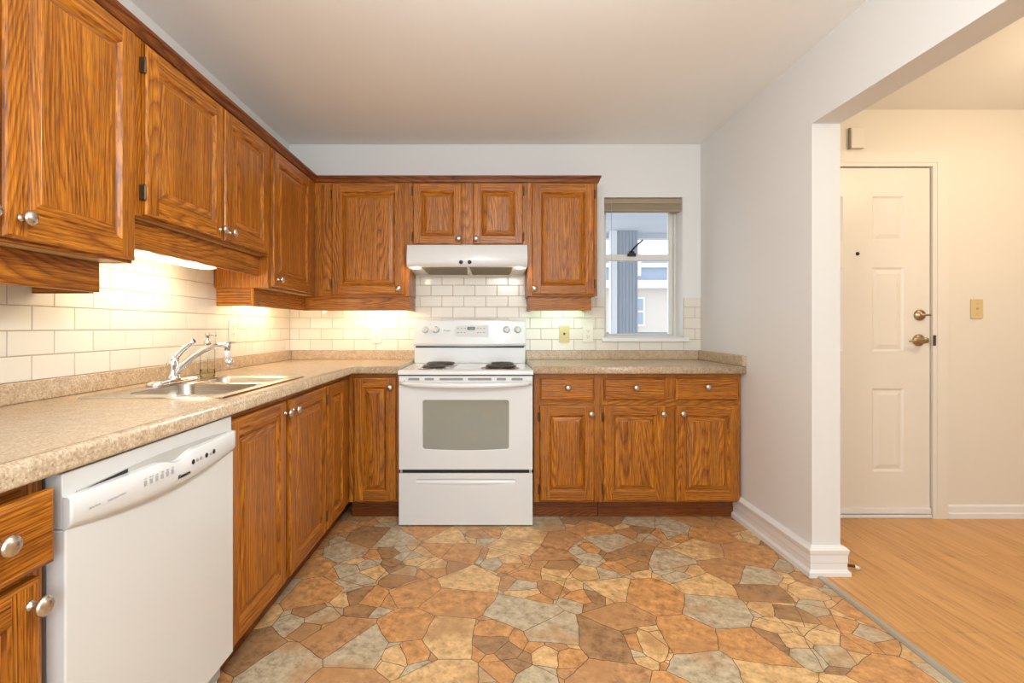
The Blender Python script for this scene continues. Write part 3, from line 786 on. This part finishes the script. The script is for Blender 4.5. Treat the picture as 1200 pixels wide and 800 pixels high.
# ------------------------------------------------------------------ stove
SXL, SXR, SF = -.5195, .2415, 2.768
SW = SXR-SXL
t = thing('electric_stove', 'white freestanding electric coil stove between the base cabinets', 'stove', (SXL, SF, 0), 0)
BK = 3.398-SF
BOX(.004, SW-.004, .03, BK, .03, .862).build('body', 'appliance_white', t, bevel=.003)
BOX(.02, SW-.02, .012, .03, .300, .322).build('drawer_gap', 'dark_gap', t)
# storage drawer with scooped handle
hx0, hx1, hz0, hz1 = .098, SW-.098, .243, .268
def holed(x0, x1, z0, z1, h, r, y, back):
    mb = MB(); n = 6; inner = rrect(h[0], h[1], h[2], h[3], r, n-1)
    cor = [(x1, z0), (x1, z1), (x0, z1), (x0, z0)]; P = lambda p, yy: (p[0], yy, p[1])
    for q in range(4):
        sg = inner[q*n:(q+1)*n]
        for a, b_ in zip(sg, sg[1:]): mb.face([P(cor[q], y), P(b_, y), P(a, y)])
        mb.face([P(cor[q], y), P(cor[(q+1) % 4], y), P(inner[((q+1)*n) % len(inner)], y), P(sg[-1], y)])
    for i in range(len(inner)):
        a, b_ = inner[i], inner[(i+1) % len(inner)]; mb.face([P(a, y), P(b_, y), P(b_, y+.014), P(a, y+.014)])
    mb.face([P(p, y+.014) for p in inner])
    for a, b_ in zip(cor, cor[1:]+cor[:1]): mb.face([P(a, y), P(b_, y), P(b_, back), P(a, back)])
    mb.face([P(c, back) for c in cor]); return mb
d1 = holed(.001, SW-.001, .008, .301, (hx0, hx1, hz0, hz1), .010, 0, .028).build('storage_drawer', 'appliance_white', t, bevel=.003)
sc = MB(); nn = 24
for i in range(nn):
    u0, u1 = i/nn, (i+1)/nn
    def row(u):
        x = hx0+(hx1-hx0)*u; e = min(1, 6*min(u, 1-u)); e = math.sin(e*PI/2)
        return [(x, .0005, hz0-.0005-.006*math.sin(PI*u)), (x, -.004*e, hz0+.006-.006*math.sin(PI*u)), (x, .002, hz0+.016), (x, .014, hz1+.001)]
    a, b_ = row(u0), row(u1)
    for j in range(3): sc.face([a[j], b_[j], b_[j+1], a[j+1]], None, 0, True)
sc.build('drawer_handle', 'appliance_white', d1, fix=True)
# oven door
od = MB(); oz0, oz1 = .322, .800
gx0, gx1, gz0, gz1 = -.382-SXL, .105-SXL, .440, .716
K = 12
outer = [(0.001, oz0), (SW-.001, oz0), (SW-.001, oz1), (.001, oz1)]
inner = rrect(gx0, gx1, gz0, gz1, .012, 4)
# bow the lower edge of the window a little
def bow(p):
    x, z = p
    if z < .5: z -= .008*math.sin(PI*max(0, min(1, (x-gx0)/(gx1-gx0))))
    return (x, z)
n = 5; low = []
il = []
for q in range(4): il.append(inner[q*n:(q+1)*n])
bottom_pts = [(gx0+.012+(gx1-gx0-.024)*i/10, gz0) for i in range(1, 10)]
ring_in = [bow(p) for p in il[0]] + [bow(p) for p in il[1]] + [bow(p) for p in il[2]] + [bow(p) for p in il[3]] + [bow(p) for p in bottom_pts]
cor = [(SW-.001, oz0), (SW-.001, oz1), (.001, oz1), (.001, oz0)]
segs = [[bow(p) for p in q] for q in il]; bp_ = [bow(p) for p in bottom_pts]
def P2(p, y): return (p[0], y, p[1])
for q in range(4):
    s_ = segs[q]
    for a, b_ in zip(s_, s_[1:]): od.face([P2(cor[q], 0), P2(a, 0), P2(b_, 0)])
    if q < 3: od.face([P2(cor[q], 0), P2(s_[-1], 0), P2(segs[q+1][0], 0), P2(cor[q+1], 0)])
    else: od.face([P2(cor[3], 0), P2(s_[-1], 0)] + [P2(p, 0) for p in bp_] + [P2(segs[0][0], 0), P2(cor[0], 0)])
m_ = len(ring_in)
for i in range(m_):
    a, b_ = ring_in[i], ring_in[(i+1) % m_]; od.face([P2(a, 0), P2(b_, 0), P2(b_, .005), P2(a, .005)])
for a, b_ in zip(cor, cor[1:]+cor[:1]): od.face([P2(a, 0), P2(b_, 0), P2(b_, .030), P2(a, .030)])
od.face([P2(c, .030) for c in cor])
odo = od.build('oven_door', 'appliance_white', t, bevel=.003)
og = MB(); og.face([P2(p, .004) for p in ring_in]); og.build('oven_window', 'oven_glass', odo)
# upper door band and vents
BOX(.001, SW-.001, .002, .030, .801, .853).build('door_top_band', 'appliance_white', t, bevel=.002)
for x0, x1 in ((.055, .118), (.148, .200), (.232, .365), (.393, .526), (.556, .608), (.640, .703)):
    MB().prism(rrect(x0, x1, .828, .8415, .003, 3), 'y', .0008, .004).build('vent_slot', 'vent_grey', t)
BOX(.004, SW-.004, -.001, .03, .8535, .857).build('gap_strip', 'dark_gap', t)
# handle : bowed bar
hm = MB(); K = 30; rows = []
for i in range(K+1):
    u = i/K; x = .010+(SW-.020)*u; s_ = math.sin(PI*u)**.45 if 0 < u < 1 else 0
    y = -.012-.030*min(1, s_*1.05); zc = .818-.016*min(1, s_)
    h = .010+.006*min(1, s_); d = .009
    pts = []
    for j in range(12):
        a = 2*PI*j/12; pts.append((x, y+d*math.cos(a), zc+h*math.sin(a)))
    rows.append(pts)
for a, b_ in zip(rows, rows[1:]):
    for j in range(12): hm.face([a[j], a[(j+1) % 12], b_[(j+1) % 12], b_[j]], None, 0, True)
hm.face(rows[0]); hm.face(rows[-1])
for x in (.010, SW-.034): hm.box(x, x+.024, -.016, .003, .806, .830)
hm.build('door_handle', 'appliance_white', odo)
# cooktop
ck = MB().prism([(-.006, .860), (.0, .858), (.06, .858), (BK-.07, .858), (BK-.07, .884), (.055, .884), (.02, .886), (.004, .884), (-.004, .877), (-.006, .870)], 'x', -.003, SW+.003)
cko = ck.build('cooktop', 'appliance_white', t, bevel=.0015)
def burner(x, y, r, turns, gen):
    g = MB().lathe([(r+.016, .0065), (r+.016, .0085), (r+.008, .0095), (r+.002, .005), (r-.02, .0022), (.02, .0018), (0, .0018)], 'z', (x, y, .8785), 36)
    po = g.build('drip_pan', 'drip_pan' if gen else 'chrome', cko)
    path = []; N_ = int(turns*28)
    for i in range(N_+1):
        a = 2*PI*turns*i/N_; rad = .022+(r-.022)*i/N_; path.append((x+rad*math.cos(a), y+rad*math.sin(a), .8965))
    cb = MB().tube(path, .0052, 8)
    for k in range(3):
        a = PI/2+2*PI*k/3; cb.box(-1,-1,-1,-1,-1,-1) if False else cb.tube([(x, y, .8895), (x+r*1.03*math.cos(a), y+r*1.03*math.sin(a), .8895)], .0022, 6)
    cb.build('coil_burner', 'coil_metal', cko)
OX = -SXL
burner(-.322+OX, 3.150-SF, .098, 4.4, 0); burner(-.338+OX, 2.915-SF, .078, 3.4, 0)
burner(.075+OX, 3.150-SF, .078, 3.4, 1); burner(.059+OX, 2.925-SF, .098, 4.4, 1)
# backguard
y0 = BK-.068
bg = MB().prism([(y0, .884), (BK, .884), (BK, 1.180), (y0+.01, 1.180), (y0+.004, 1.0), (y0, .99)], 'x', .002, SW-.002)
bgo = bg.build('backguard', 'appliance_white', t, bevel=.003)
# control panel: gently curved bottom edge
cp_ = MB(); K = 24; rows = []
for i in range(K+1):
    u = i/K; x = SW*u; q = math.sin(PI*u)
    zt_, zb = 1.176+.010*q, 1.000-.004*q
    rows.append([(x, y0+.0155, zb), (x, y0-.014-.004*q, zb+.002), (x, y0-.022-.006*q, zb+.018), (x, y0-.010-.004*q, zt_-.012), (x, y0-.002, zt_), (x, y0+.0155, zt_)])
for a, b_ in zip(rows, rows[1:]):
    for j in range(6): cp_.face([a[j], a[(j+1) % 6], b_[(j+1) % 6], b_[j]], None, 0, False)
cp_.face(rows[0]); cp_.face(rows[-1])
cpo = cp_.build('control_panel', 'appliance_white', t, bevel=.004)
for v in [MB().box(.012, SW-.012, y0-.004, y0+.002, .990, .9985)]: v.build('gap_strip', 'dark_gap', bgo)
def pan_y(z, x):
    q = math.sin(PI*x/SW); za, ya = 1.018-.004*q, y0-.022-.006*q; zb, yb = 1.164+.01*q, y0-.010-.004*q
    return ya+(yb-ya)*(z-za)/(zb-za)
for i, px in enumerate((498, 510.8, 593.2, 606.2)):
    x = (px-574.5)/172.5-SXL+.002; z = 1.112
    y = pan_y(z, x)
    kb = MB().lathe([(.024, -.002), (.024, .004), (.020, .010), (.018, .020), (.016, .022), (0, .022)], 'y', (x, y, z), 24, sgn=-1)
    kb.box(x-.0035, x+.0035, y-.030, y-.018, z-.018, z+.018)
    kb.build('control_knob', 'appliance_white_matte', cpo, bevel=.001)
xa, xb = (532.7-574.5)/172-SXL, (572.5-574.5)/172-SXL
z0_, z1_ = 1.062, 1.142
fr_ = MB()
yy = pan_y(1.10, .35)
def plate(x0, x1, z0, z1, off, mb=None, mi=0):
    mb = mb or MB(); q = rrect(x0, x1, z0, z1, min(.006, (z1-z0)/3), 3)
    f_ = [(x, pan_y(z, x)-off, z) for x, z in q]; b2 = [(x, pan_y(z, x)+.002, z) for x, z in q]
    mb.face(f_, None, mi)
    for i in range(len(q)):
        j = (i+1) % len(q); mb.face([f_[i], f_[j], b2[j], b2[i]], None, mi)
    return mb
plate(xa, xb, z0_, z1_, .0008).build('keypad', 'appliance_white_matte', cpo)
dx0 = (547.7-574.5)/172-SXL; dx1 = (556.7-574.5)/172-SXL
plate(dx0, dx1, 1.109, 1.131, .002).build('clock_display', 'display_glow', cpo)
text('clock_digits', '12:00', .015, 'facade_white', cpo, ((dx0+dx1)/2, pan_y(1.12, .35)-.0026, 1.120))
for ix in (537, 541, 545, 560, 563.5, 567.5):
    for z in (1.120, 1.092):
        x = (ix-574.5)/172-SXL; plate(x-.006, x+.006, z-.004, z+.004, .0014).build('button', 'line_grey', cpo)
xl = (524.5-574.5)/172-SXL
text('lettering', 'Kenmore', .013, 'black_plastic', cpo, (xl, pan_y(1.105, xl)-.0012, 1.105))
for ix in (504.5, 600): 
    x = (ix-574.5)/172-SXL; plate(x-.003, x+.003, 1.145, 1.151, .0014).build('indicator_light', 'line_grey', cpo)

# ------------------------------------------------------------------ range hood
HXL, HXR = -.5165, .231
t = thing('range_hood', 'white under-cabinet range hood above the stove', 'range hood', (HXL, 3.0, 0))
HWD = HXR-HXL
pr = [(.400, 1.6445), (.055, 1.6445), (.043, 1.640), (.033, 1.622), (.022, 1.585), (.018, 1.552), (.020, 1.525), (.030, 1.508), (.044, 1.503)]
sh = MB()
K = len(pr)
for a, b_ in zip(pr, pr[1:]): sh.face([(0, a[0], a[1]), (HWD, a[0], a[1]), (HWD, b_[0], b_[1]), (0, b_[0], b_[1])], None, 0, True)
sh.face([(0, .044, 1.503), (HWD, .044, 1.503), (HWD, .060, 1.505), (0, .060, 1.505)])
sh.face([(0, .060, 1.505), (HWD, .060, 1.505), (HWD, .398, 1.488), (0, .398, 1.488)])
sh.face([(0, .398, 1.488), (HWD, .398, 1.488), (HWD, .400, 1.480), (0, .400, 1.480)])
sh.face([(0, .400, 1.480), (HWD, .400, 1.480), (HWD, .400, 1.6445), (0, .400, 1.6445)])
side = [(.400, 1.6445)] + pr[1:] + [(.060, 1.505), (.398, 1.488), (.400, 1.480)]
for x in (0, HWD): sh.face([(x, y, z) for y, z in side])
hb = sh.build('hood_body', 'appliance_white', t, bevel=.0015)
def uz(y): return 1.505+(y-.060)/(.338)*(-.017)
for x0, x1 in ((.085, .372), (.384, .660)):
    q = MB(); q.face([(x0, .075, uz(.075)-.002), (x1, .075, uz(.075)-.002), (x1-.012, .36, uz(.36)-.002), (x0+.012, .36, uz(.36)-.002)])
    a = [(x0, .075), (x1, .075), (x1-.012, .36), (x0+.012, .36)]
    for i in range(4):
        p1, p2 = a[i], a[(i+1) % 4]; q.face([(p1[0], p1[1], uz(p1[1])-.002), (p2[0], p2[1], uz(p2[1])-.002), (p2[0], p2[1], uz(p2[1])+.001), (p1[0], p1[1], uz(p1[1])+.001)])
    q.build('grease_filter', 'filter_mesh', t)
for x in (.042, .702):
    MB().lathe([(.026, .0), (.026, .003), (.018, .006), (0, .007)], 'z', (x, .090, uz(.09)), 20, sgn=-1).build('hood_lamp', 'hood_lens', t)
for x in (.336, .389):
    MB().lathe([(.012, 0), (.012, .008), (.009, .011), (0, .0115)], 'y', (x, .0205, 1.530), 18, sgn=-1).build('hood_switch', 'black_plastic', t)
for x in (.042, .702):
    l = bulb('hood_bulb', (HXL+x, 3.09, 1.47), .02, .3, (1, .85, .6))

# ------------------------------------------------------------------ under-cabinet lights
def ucl(label, loc, rz, ln, mat, power, col, zt, depth=.10):
    t = thing('under_cabinet_light', label, 'lamp', loc, rz, 'lamps under the wall cabinets')
    BOX(0, ln, 0, depth, zt-.030, zt-.0008).build('housing', 'appliance_white_matte', t, bevel=.002)
    MB().prism([(-.004, zt-.012), (-.004, zt-.032), (.03, zt-.036), (.06, zt-.034), (.06, zt-.0305), (-.0005, zt-.0305), (-.0005, zt-.012)], 'x', .008, ln-.008).build('lens', mat, t)
    for k in range(4):
        a = bulb('tube_glow', (0, 0, 0), .018, power/4*(.6, .8, 1, 1.6)[k], col); a.parent = t; a.location = (ln*(k+.5)/4, .05, zt-.062)
ucl('glowing slim lamp fixed under the short wall cabinet above the sink', (FX-.068, 1.560, 0), PI/2, .56, 'lamp_lens_warm', 4.0, (1, .80, .52), 1.414)
ucl('slim warm lamp hidden under the corner wall cabinet on the left wall', (FX-.115, 2.56, 0), PI/2, .50, 'lamp_lens_warm', 2.6, (1, .80, .50), KZ)
ucl('slim warm lamp hidden under the wall cabinet left of the range hood', (-1.00, FY+.10, 0), 0, .40, 'lamp_lens_warm', 2.6, (1, .80, .50), KZ)
ucl('slim greenish lamp hidden under the wall cabinet beside the window', (.31, FY+.10, 0), 0, .30, 'lamp_lens_cool', .9, (.62, 1, .80), KZ)

# ------------------------------------------------------------------ wall plates
def outlet(label, loc, rz, mat='outlet_white', kind='duplex', group=None):
    t = thing({'duplex': 'wall_outlet', 'jack': 'cable_jack', 'switch': 'light_switch'}[kind], label, {'duplex': 'outlet', 'jack': 'jack plate', 'switch': 'switch'}[kind], loc, rz, 'duplex outlets on the tiles' if kind == 'duplex' else None)
    MB().prism(rrect(-.036, .036, -.058, .058, .004, 3), 'y', -.006, 0).build('cover_plate', mat, t, bevel=.0015)
    if kind == 'duplex':
        for z in (-.020, .020):
            f_ = MB().prism(rrect(-.017, .017, z-.014, z+.014, .008, 4), 'y', -.008, -.0055); fo = f_.build('socket', mat, t)
            s_ = MB().box(-.008, -.0055, -.0085, -.0078, z-.002, z+.008).box(.0055, .008, -.0085, -.0078, z-.002, z+.006)
            s_.lathe([(.0028, 0), (.0028, .0006), (0, .0006)], 'y', (0, -.0079, z-.008), 8, sgn=-1)
            s_.build('slots', 'black_plastic', fo)
    elif kind == 'jack':
        MB().lathe([(.008, 0), (.008, .002), (.0055, .003), (.0055, .010), (0, .010)], 'y', (0, -.006, .003), 12, sgn=-1).build('coax_socket', 'bronze_dark', t)
    else:
        MB().prism([(-.006, -.004), (-.016, .004), (-.016, .010), (-.006, .011)], 'x', -.005, .005).build('toggle', mat, t)
        s_ = MB()
        for z in (.030, -.030): s_.lathe([(.003, 0), (.003, .001), (0, .0014)], 'y', (0, -.006, z), 10, sgn=-1)
        s_.build('screws', 'brass_antique', t)
    return t
TY = BW-.0085
outlet('white duplex outlet on the tiles left of the stove', (-.790, TY, 1.077), 0)
outlet('almond cable jack plate on the tiles right of the stove', (.515, TY, 1.080), 0, 'plate_almond', 'jack')
outlet('white duplex outlet on the tiles just left of the window', (.679, TY, 1.083), 0)
outlet('white duplex outlet on the left wall tiles behind the soap bottle', (LW+.0085, 2.640, 1.110), PI/2)
outlet('almond toggle switch on the hall wall right of the entry door', (2.862, HW-.0005, 1.236), 0, 'plate_almond', 'switch')

# door chime box
t = thing('door_chime', 'small white box mounted on the wall above the entry door', 'chime box', (2.150, HW-.0005, 2.235))
BOX(-.040, .040, -.026, 0, -.060, .060).build('cover', 'door_paint', t, bevel=.004)
BOX(-.043, -.0405, -.016, 0, -.062, .062).build('base_plate', 'blind_tan', t)

# ------------------------------------------------------------------ window
WY = BW+.128                                           # front plane of the sash
wf = MB(); wy0, wy1 = WY, BT-.002
wf.box(WX0, WX0+.045, wy0, wy1, WZ0, WZ1).box(WX1-.020, WX1, wy0, wy1, WZ0, WZ1).box(WX0+.038, WX1-.020, wy0, wy1, WZ1-.035, WZ1).box(WX0+.038, WX1-.020, wy0, wy1, WZ0, WZ0+.014)
wo = struct('window_1', wf, 'vinyl_window', bevel=.003)
s_ = MB(); s_.box(WX1-.050, WX1-.0205, wy0+.010, wy1-.008, WZ0+.0145, WZ1-.0355).box(WX0+.0385, WX1-.0505, wy0+.004, wy1-.006, 1.612, 1.655)
s_.box(WX0+.0385, WX1-.0505, wy0+.012, wy1-.008, WZ0+.0145, WZ0+.024)
s_.build('sash', 'vinyl_window', wo, bevel=.003)
BOX(WX0+.0385, WX1-.0505, wy0+.026, wy0+.030, WZ0+.0245, WZ1-.036).build('glass_pane', 'window_glass', wo)
hk = MB().box(.990, 1.050, wy0-.018, wy0+.003, 1.640, 1.662).box(1.000, 1.040, wy0-.016, wy0+.003, 1.662, 1.676)
hk.tube([(1.015, wy0-.012, 1.672), (1.040, wy0-.028, 1.705), (1.092, wy0-.040, 1.752)], [.008, .006, .006], 8)
hk.build('crank_handle', 'black_plastic', wo)
struct('trim_2', MB().box(WX0-.020, WX1+.030, BW-.030, BW-.0015, 1.0285, WZ0-.0005).box(WX0+.001, WX1-.001, BW-.0015, WY-.001, 1.0585, 1.064), 'trim_white', bevel=.003)
struct('reveal_light_liner', BOX(WX1-.006, WX1-.0005, BW+.002, WY-.001, 1.0645, WZ1-.001), 'trim_white')  # added white liner, its colour stands in for daylight on the right reveal
t = thing('window_blind', 'tan pleated blind raised to the top of the window', 'blind', ((WX0+WX1)/2, BW+.045, 0))
hw_ = (WX1-WX0)/2-.006
BOX(-hw_, hw_, -.022, .022, WZ1-.040, WZ1-.002).build('head_rail', 'blind_tan', t, bevel=.003)
sl = MB()
for i in range(7): sl.box(-hw_+.003, hw_-.003, -.020+.002*(i % 2), .018, WZ1-.047-i*.0058, WZ1-.0425-i*.0058)
sl.build('slat_stack', 'blind_tan', t)
MB().box(-hw_, hw_, -.023, .021, WZ1-.094, WZ1-.083).build('bottom_rail', 'blind_tan', t, bevel=.003)
MB().tube([(-hw_+.05, -.024, WZ1-.03), (-hw_+.052, -.024, WZ0+.12)], .0012, 6).build('cord', 'line_grey', t)

# outside the window
o = MB().box(1.583, 1.668, 6.42, 6.52, -.3, 2.398).build('porch_post', 'facade_white'); tag(o, 'narrow white post outside the window beside the grey column', 'post')
cm = MB(); nx = 12
for i in range(nx):
    xa = 1.685+i*.0218; cm.box(xa, xa+.0216, 6.45-(.006 if i % 2 else 0), 6.60, -.3, 2.398)
o = cm.build('porch_column', 'column_siding'); tag(o, 'blue-grey ribbed column outside the window', 'column')
struct('ceiling_porch', MB().box(-.5, 4.4, BT+.01, 6.62, 2.40, 2.46).box(-.5, 4.4, 6.62, 6.76, 2.33, 2.46), 'soffit_grey')
struct('floor_porch', BOX(-.5, 4.4, BT+.01, 6.76, -.4, -.3), 'soffit_grey')
struct('ground', BOX(-6, 12, 6.77, 14, -1.6, -1.5), 'facade_cream')
t = thing('neighbour_house', 'cream and white building seen through the window', 'building', (3.8, 11, 0))
BOX(-2.6, 2.4, 0, .3, -1.5, 1.99).build('facade', 'facade_cream', t)
BOX(-2.6, 2.4, -.25, .3, 1.991, 2.16).build('fascia', 'facade_white', t)
BOX(-2.6, 2.4, -.10, .3, 2.161, 2.45).build('balcony_front', 'facade_blue', t)
BOX(-2.6, 2.4, -.18, .3, 2.451, 2.54).build('railing', 'facade_white', t)
BOX(-2.6, 2.4, .1, .3, 2.541, 2.66).build('glazing', 'facade_blue', t)
BOX(-.62, -.50, -.30, -.26, 2.25, 2.9).build('downpipe', 'facade_white', t)
wn_ = MB().box(-.80, -.34, -.06, -.002, 1.15, 1.80).build('window_frame', 'facade_white', t)
MB().box(-.76, -.38, -.07, -.0605, 1.19, 1.46).box(-.76, -.38, -.07, -.0605, 1.50, 1.76).build('pane', 'facade_blue', wn_)
o = MB().box(.4, 3.9, 6.62, 6.66, 1.03, 1.06).box(.4, 3.9, 6.62, 6.66, .90, .92).box(.4, .44, 6.62, 6.66, -.3, 1.03).box(3.86, 3.9, 6.62, 6.66, -.3, 1.03).build('porch_railing', 'facade_blue'); tag(o, 'low horizontal porch railing outside the window', 'railing')

# ------------------------------------------------------------------ entry door
dd = MB()
yd = HW+.004
def pd_rect(r, y): return [(r[0], y, r[2]), (r[1], y, r[2]), (r[1], y, r[3]), (r[0], y, r[3])]
cols = [(DX0+.152, 2.080), (2.252, DX1-.152)]; rowsz = [(.278, .768), (.986, 1.482), (1.637, 1.901)]
# flat door face as grid with holes
xs = sorted({DX0, DX1} | {c for q in cols for c in q}); zs = sorted({.030, DZ1} | {c for q in rowsz for c in q})
for xa, xb in zip(xs, xs[1:]):
    for za, zb in zip(zs, zs[1:]):
        r = (xa, xb, za, zb)
        if (xa, xb) in cols and (za, zb) in rowsz:
            I = lambda i: (xa+i, xb-i, za+i, zb-i)
            dd.ring(I(0), I(.012), yd, yd+.007); dd.ring(I(.012), I(.016), yd+.007, yd+.007); dd.ring(I(.016), I(.040), yd+.007, yd+.001)
            dd.face(pd_rect(I(.040), yd+.001))
        else: dd.face(pd_rect(r, yd))
dd.box(DX0, DX1, yd+.010, yd+.045, .030, DZ1)
do = struct('door_1', dd, 'door_paint')
do.location = (0, 0, 0)
BOX(DX0, DX1, yd-.010, yd-.0005, .032, .064).build('door_sweep', 'trim_white', do, bevel=.002)
MB().lathe([(.011, 0), (.011, .003), (.006, .004), (0, .004)], 'y', (2.166, yd, 1.562), 16, sgn=-1).build('peephole', 'black_plastic', do)
lk = MB().lathe([(.033, 0), (.033, .006), (.028, .013), (.017, .016), (.015, .022), (0, .022)], 'y', (2.530, yd, 1.200), 28, sgn=-1)
lk.tube([(2.515, yd-.028, 1.202), (2.570, yd-.032, 1.199)], [.007, .005], 10)
lk.build('deadbolt', 'brass_antique', do)
lv = MB().lathe([(.035, 0), (.035, .006), (.030, .013), (.017, .018), (.015, .038), (.019, .042), (.017, .054), (0, .056)], 'y', (2.525, yd, 1.052), 28, sgn=-1)
lv.tube([(2.525, yd-.048, 1.052), (2.500, yd-.052, 1.056), (2.465, yd-.052, 1.054), (2.432, yd-.048, 1.046)], [.010, .008, .0065, .0045], 10)
lv.build('door_handle', 'brass_antique', do)
BOX(DX1+.004, DX1+.020, HW-.0155, HW-.0125, 1.020, 1.082).build('strike_plate', 'bronze_dark', do)
# casing and stop
cs = MB()
for a in ((DX1+.006, DX1+.030, .012), (DX1+.030, DX1+.080, .016), (DX1+.080, DX1+.096, .013)):
    cs.box(a[0], a[1], HW-a[2], HW-.0005, .006, DZ1+.09 if a[0] > DX1+.07 else (DZ1+.0739 if a[0] > DX1+.02 else DZ1+.0279))
cs.box(RT+.002, DX0-.012, HW-.016, HW-.0005, .006, DZ1+.074)
cs.box(RT+.002, DX1+.0059, HW-.012, HW-.0005, DZ1+.006, DZ1+.028).box(RT+.002, DX1+.0299, HW-.016, HW-.0005, DZ1+.028, DZ1+.074).box(RT+.002, DX1+.0799, HW-.013, HW-.0005, DZ1+.074, DZ1+.09)
struct('trim_3', cs, 'door_paint', fix=False)
struct('trim_4', MB().box(DX0-.029, DX1+.005, HW-.006, HW+.10, .0065, .026), 'trim_white', bevel=.003)

# cable stub poking from behind the wall end
t = thing('cable_stub', 'short brown cable stub lying on the hall floor beside the baseboard corner', 'cable')
MB().tube([(RT+.036, 2.262, .030), (RT+.060, 2.260, .028), (RT+.086, 2.258, .0255)], .0065, 8).build('jacket', 'rust_cable', t)
MB().tube([(RT+.086, 2.258, .0255), (RT+.108, 2.256, .0145)], [.007, .0085], 8).build('connector', 'outlet_white', t)
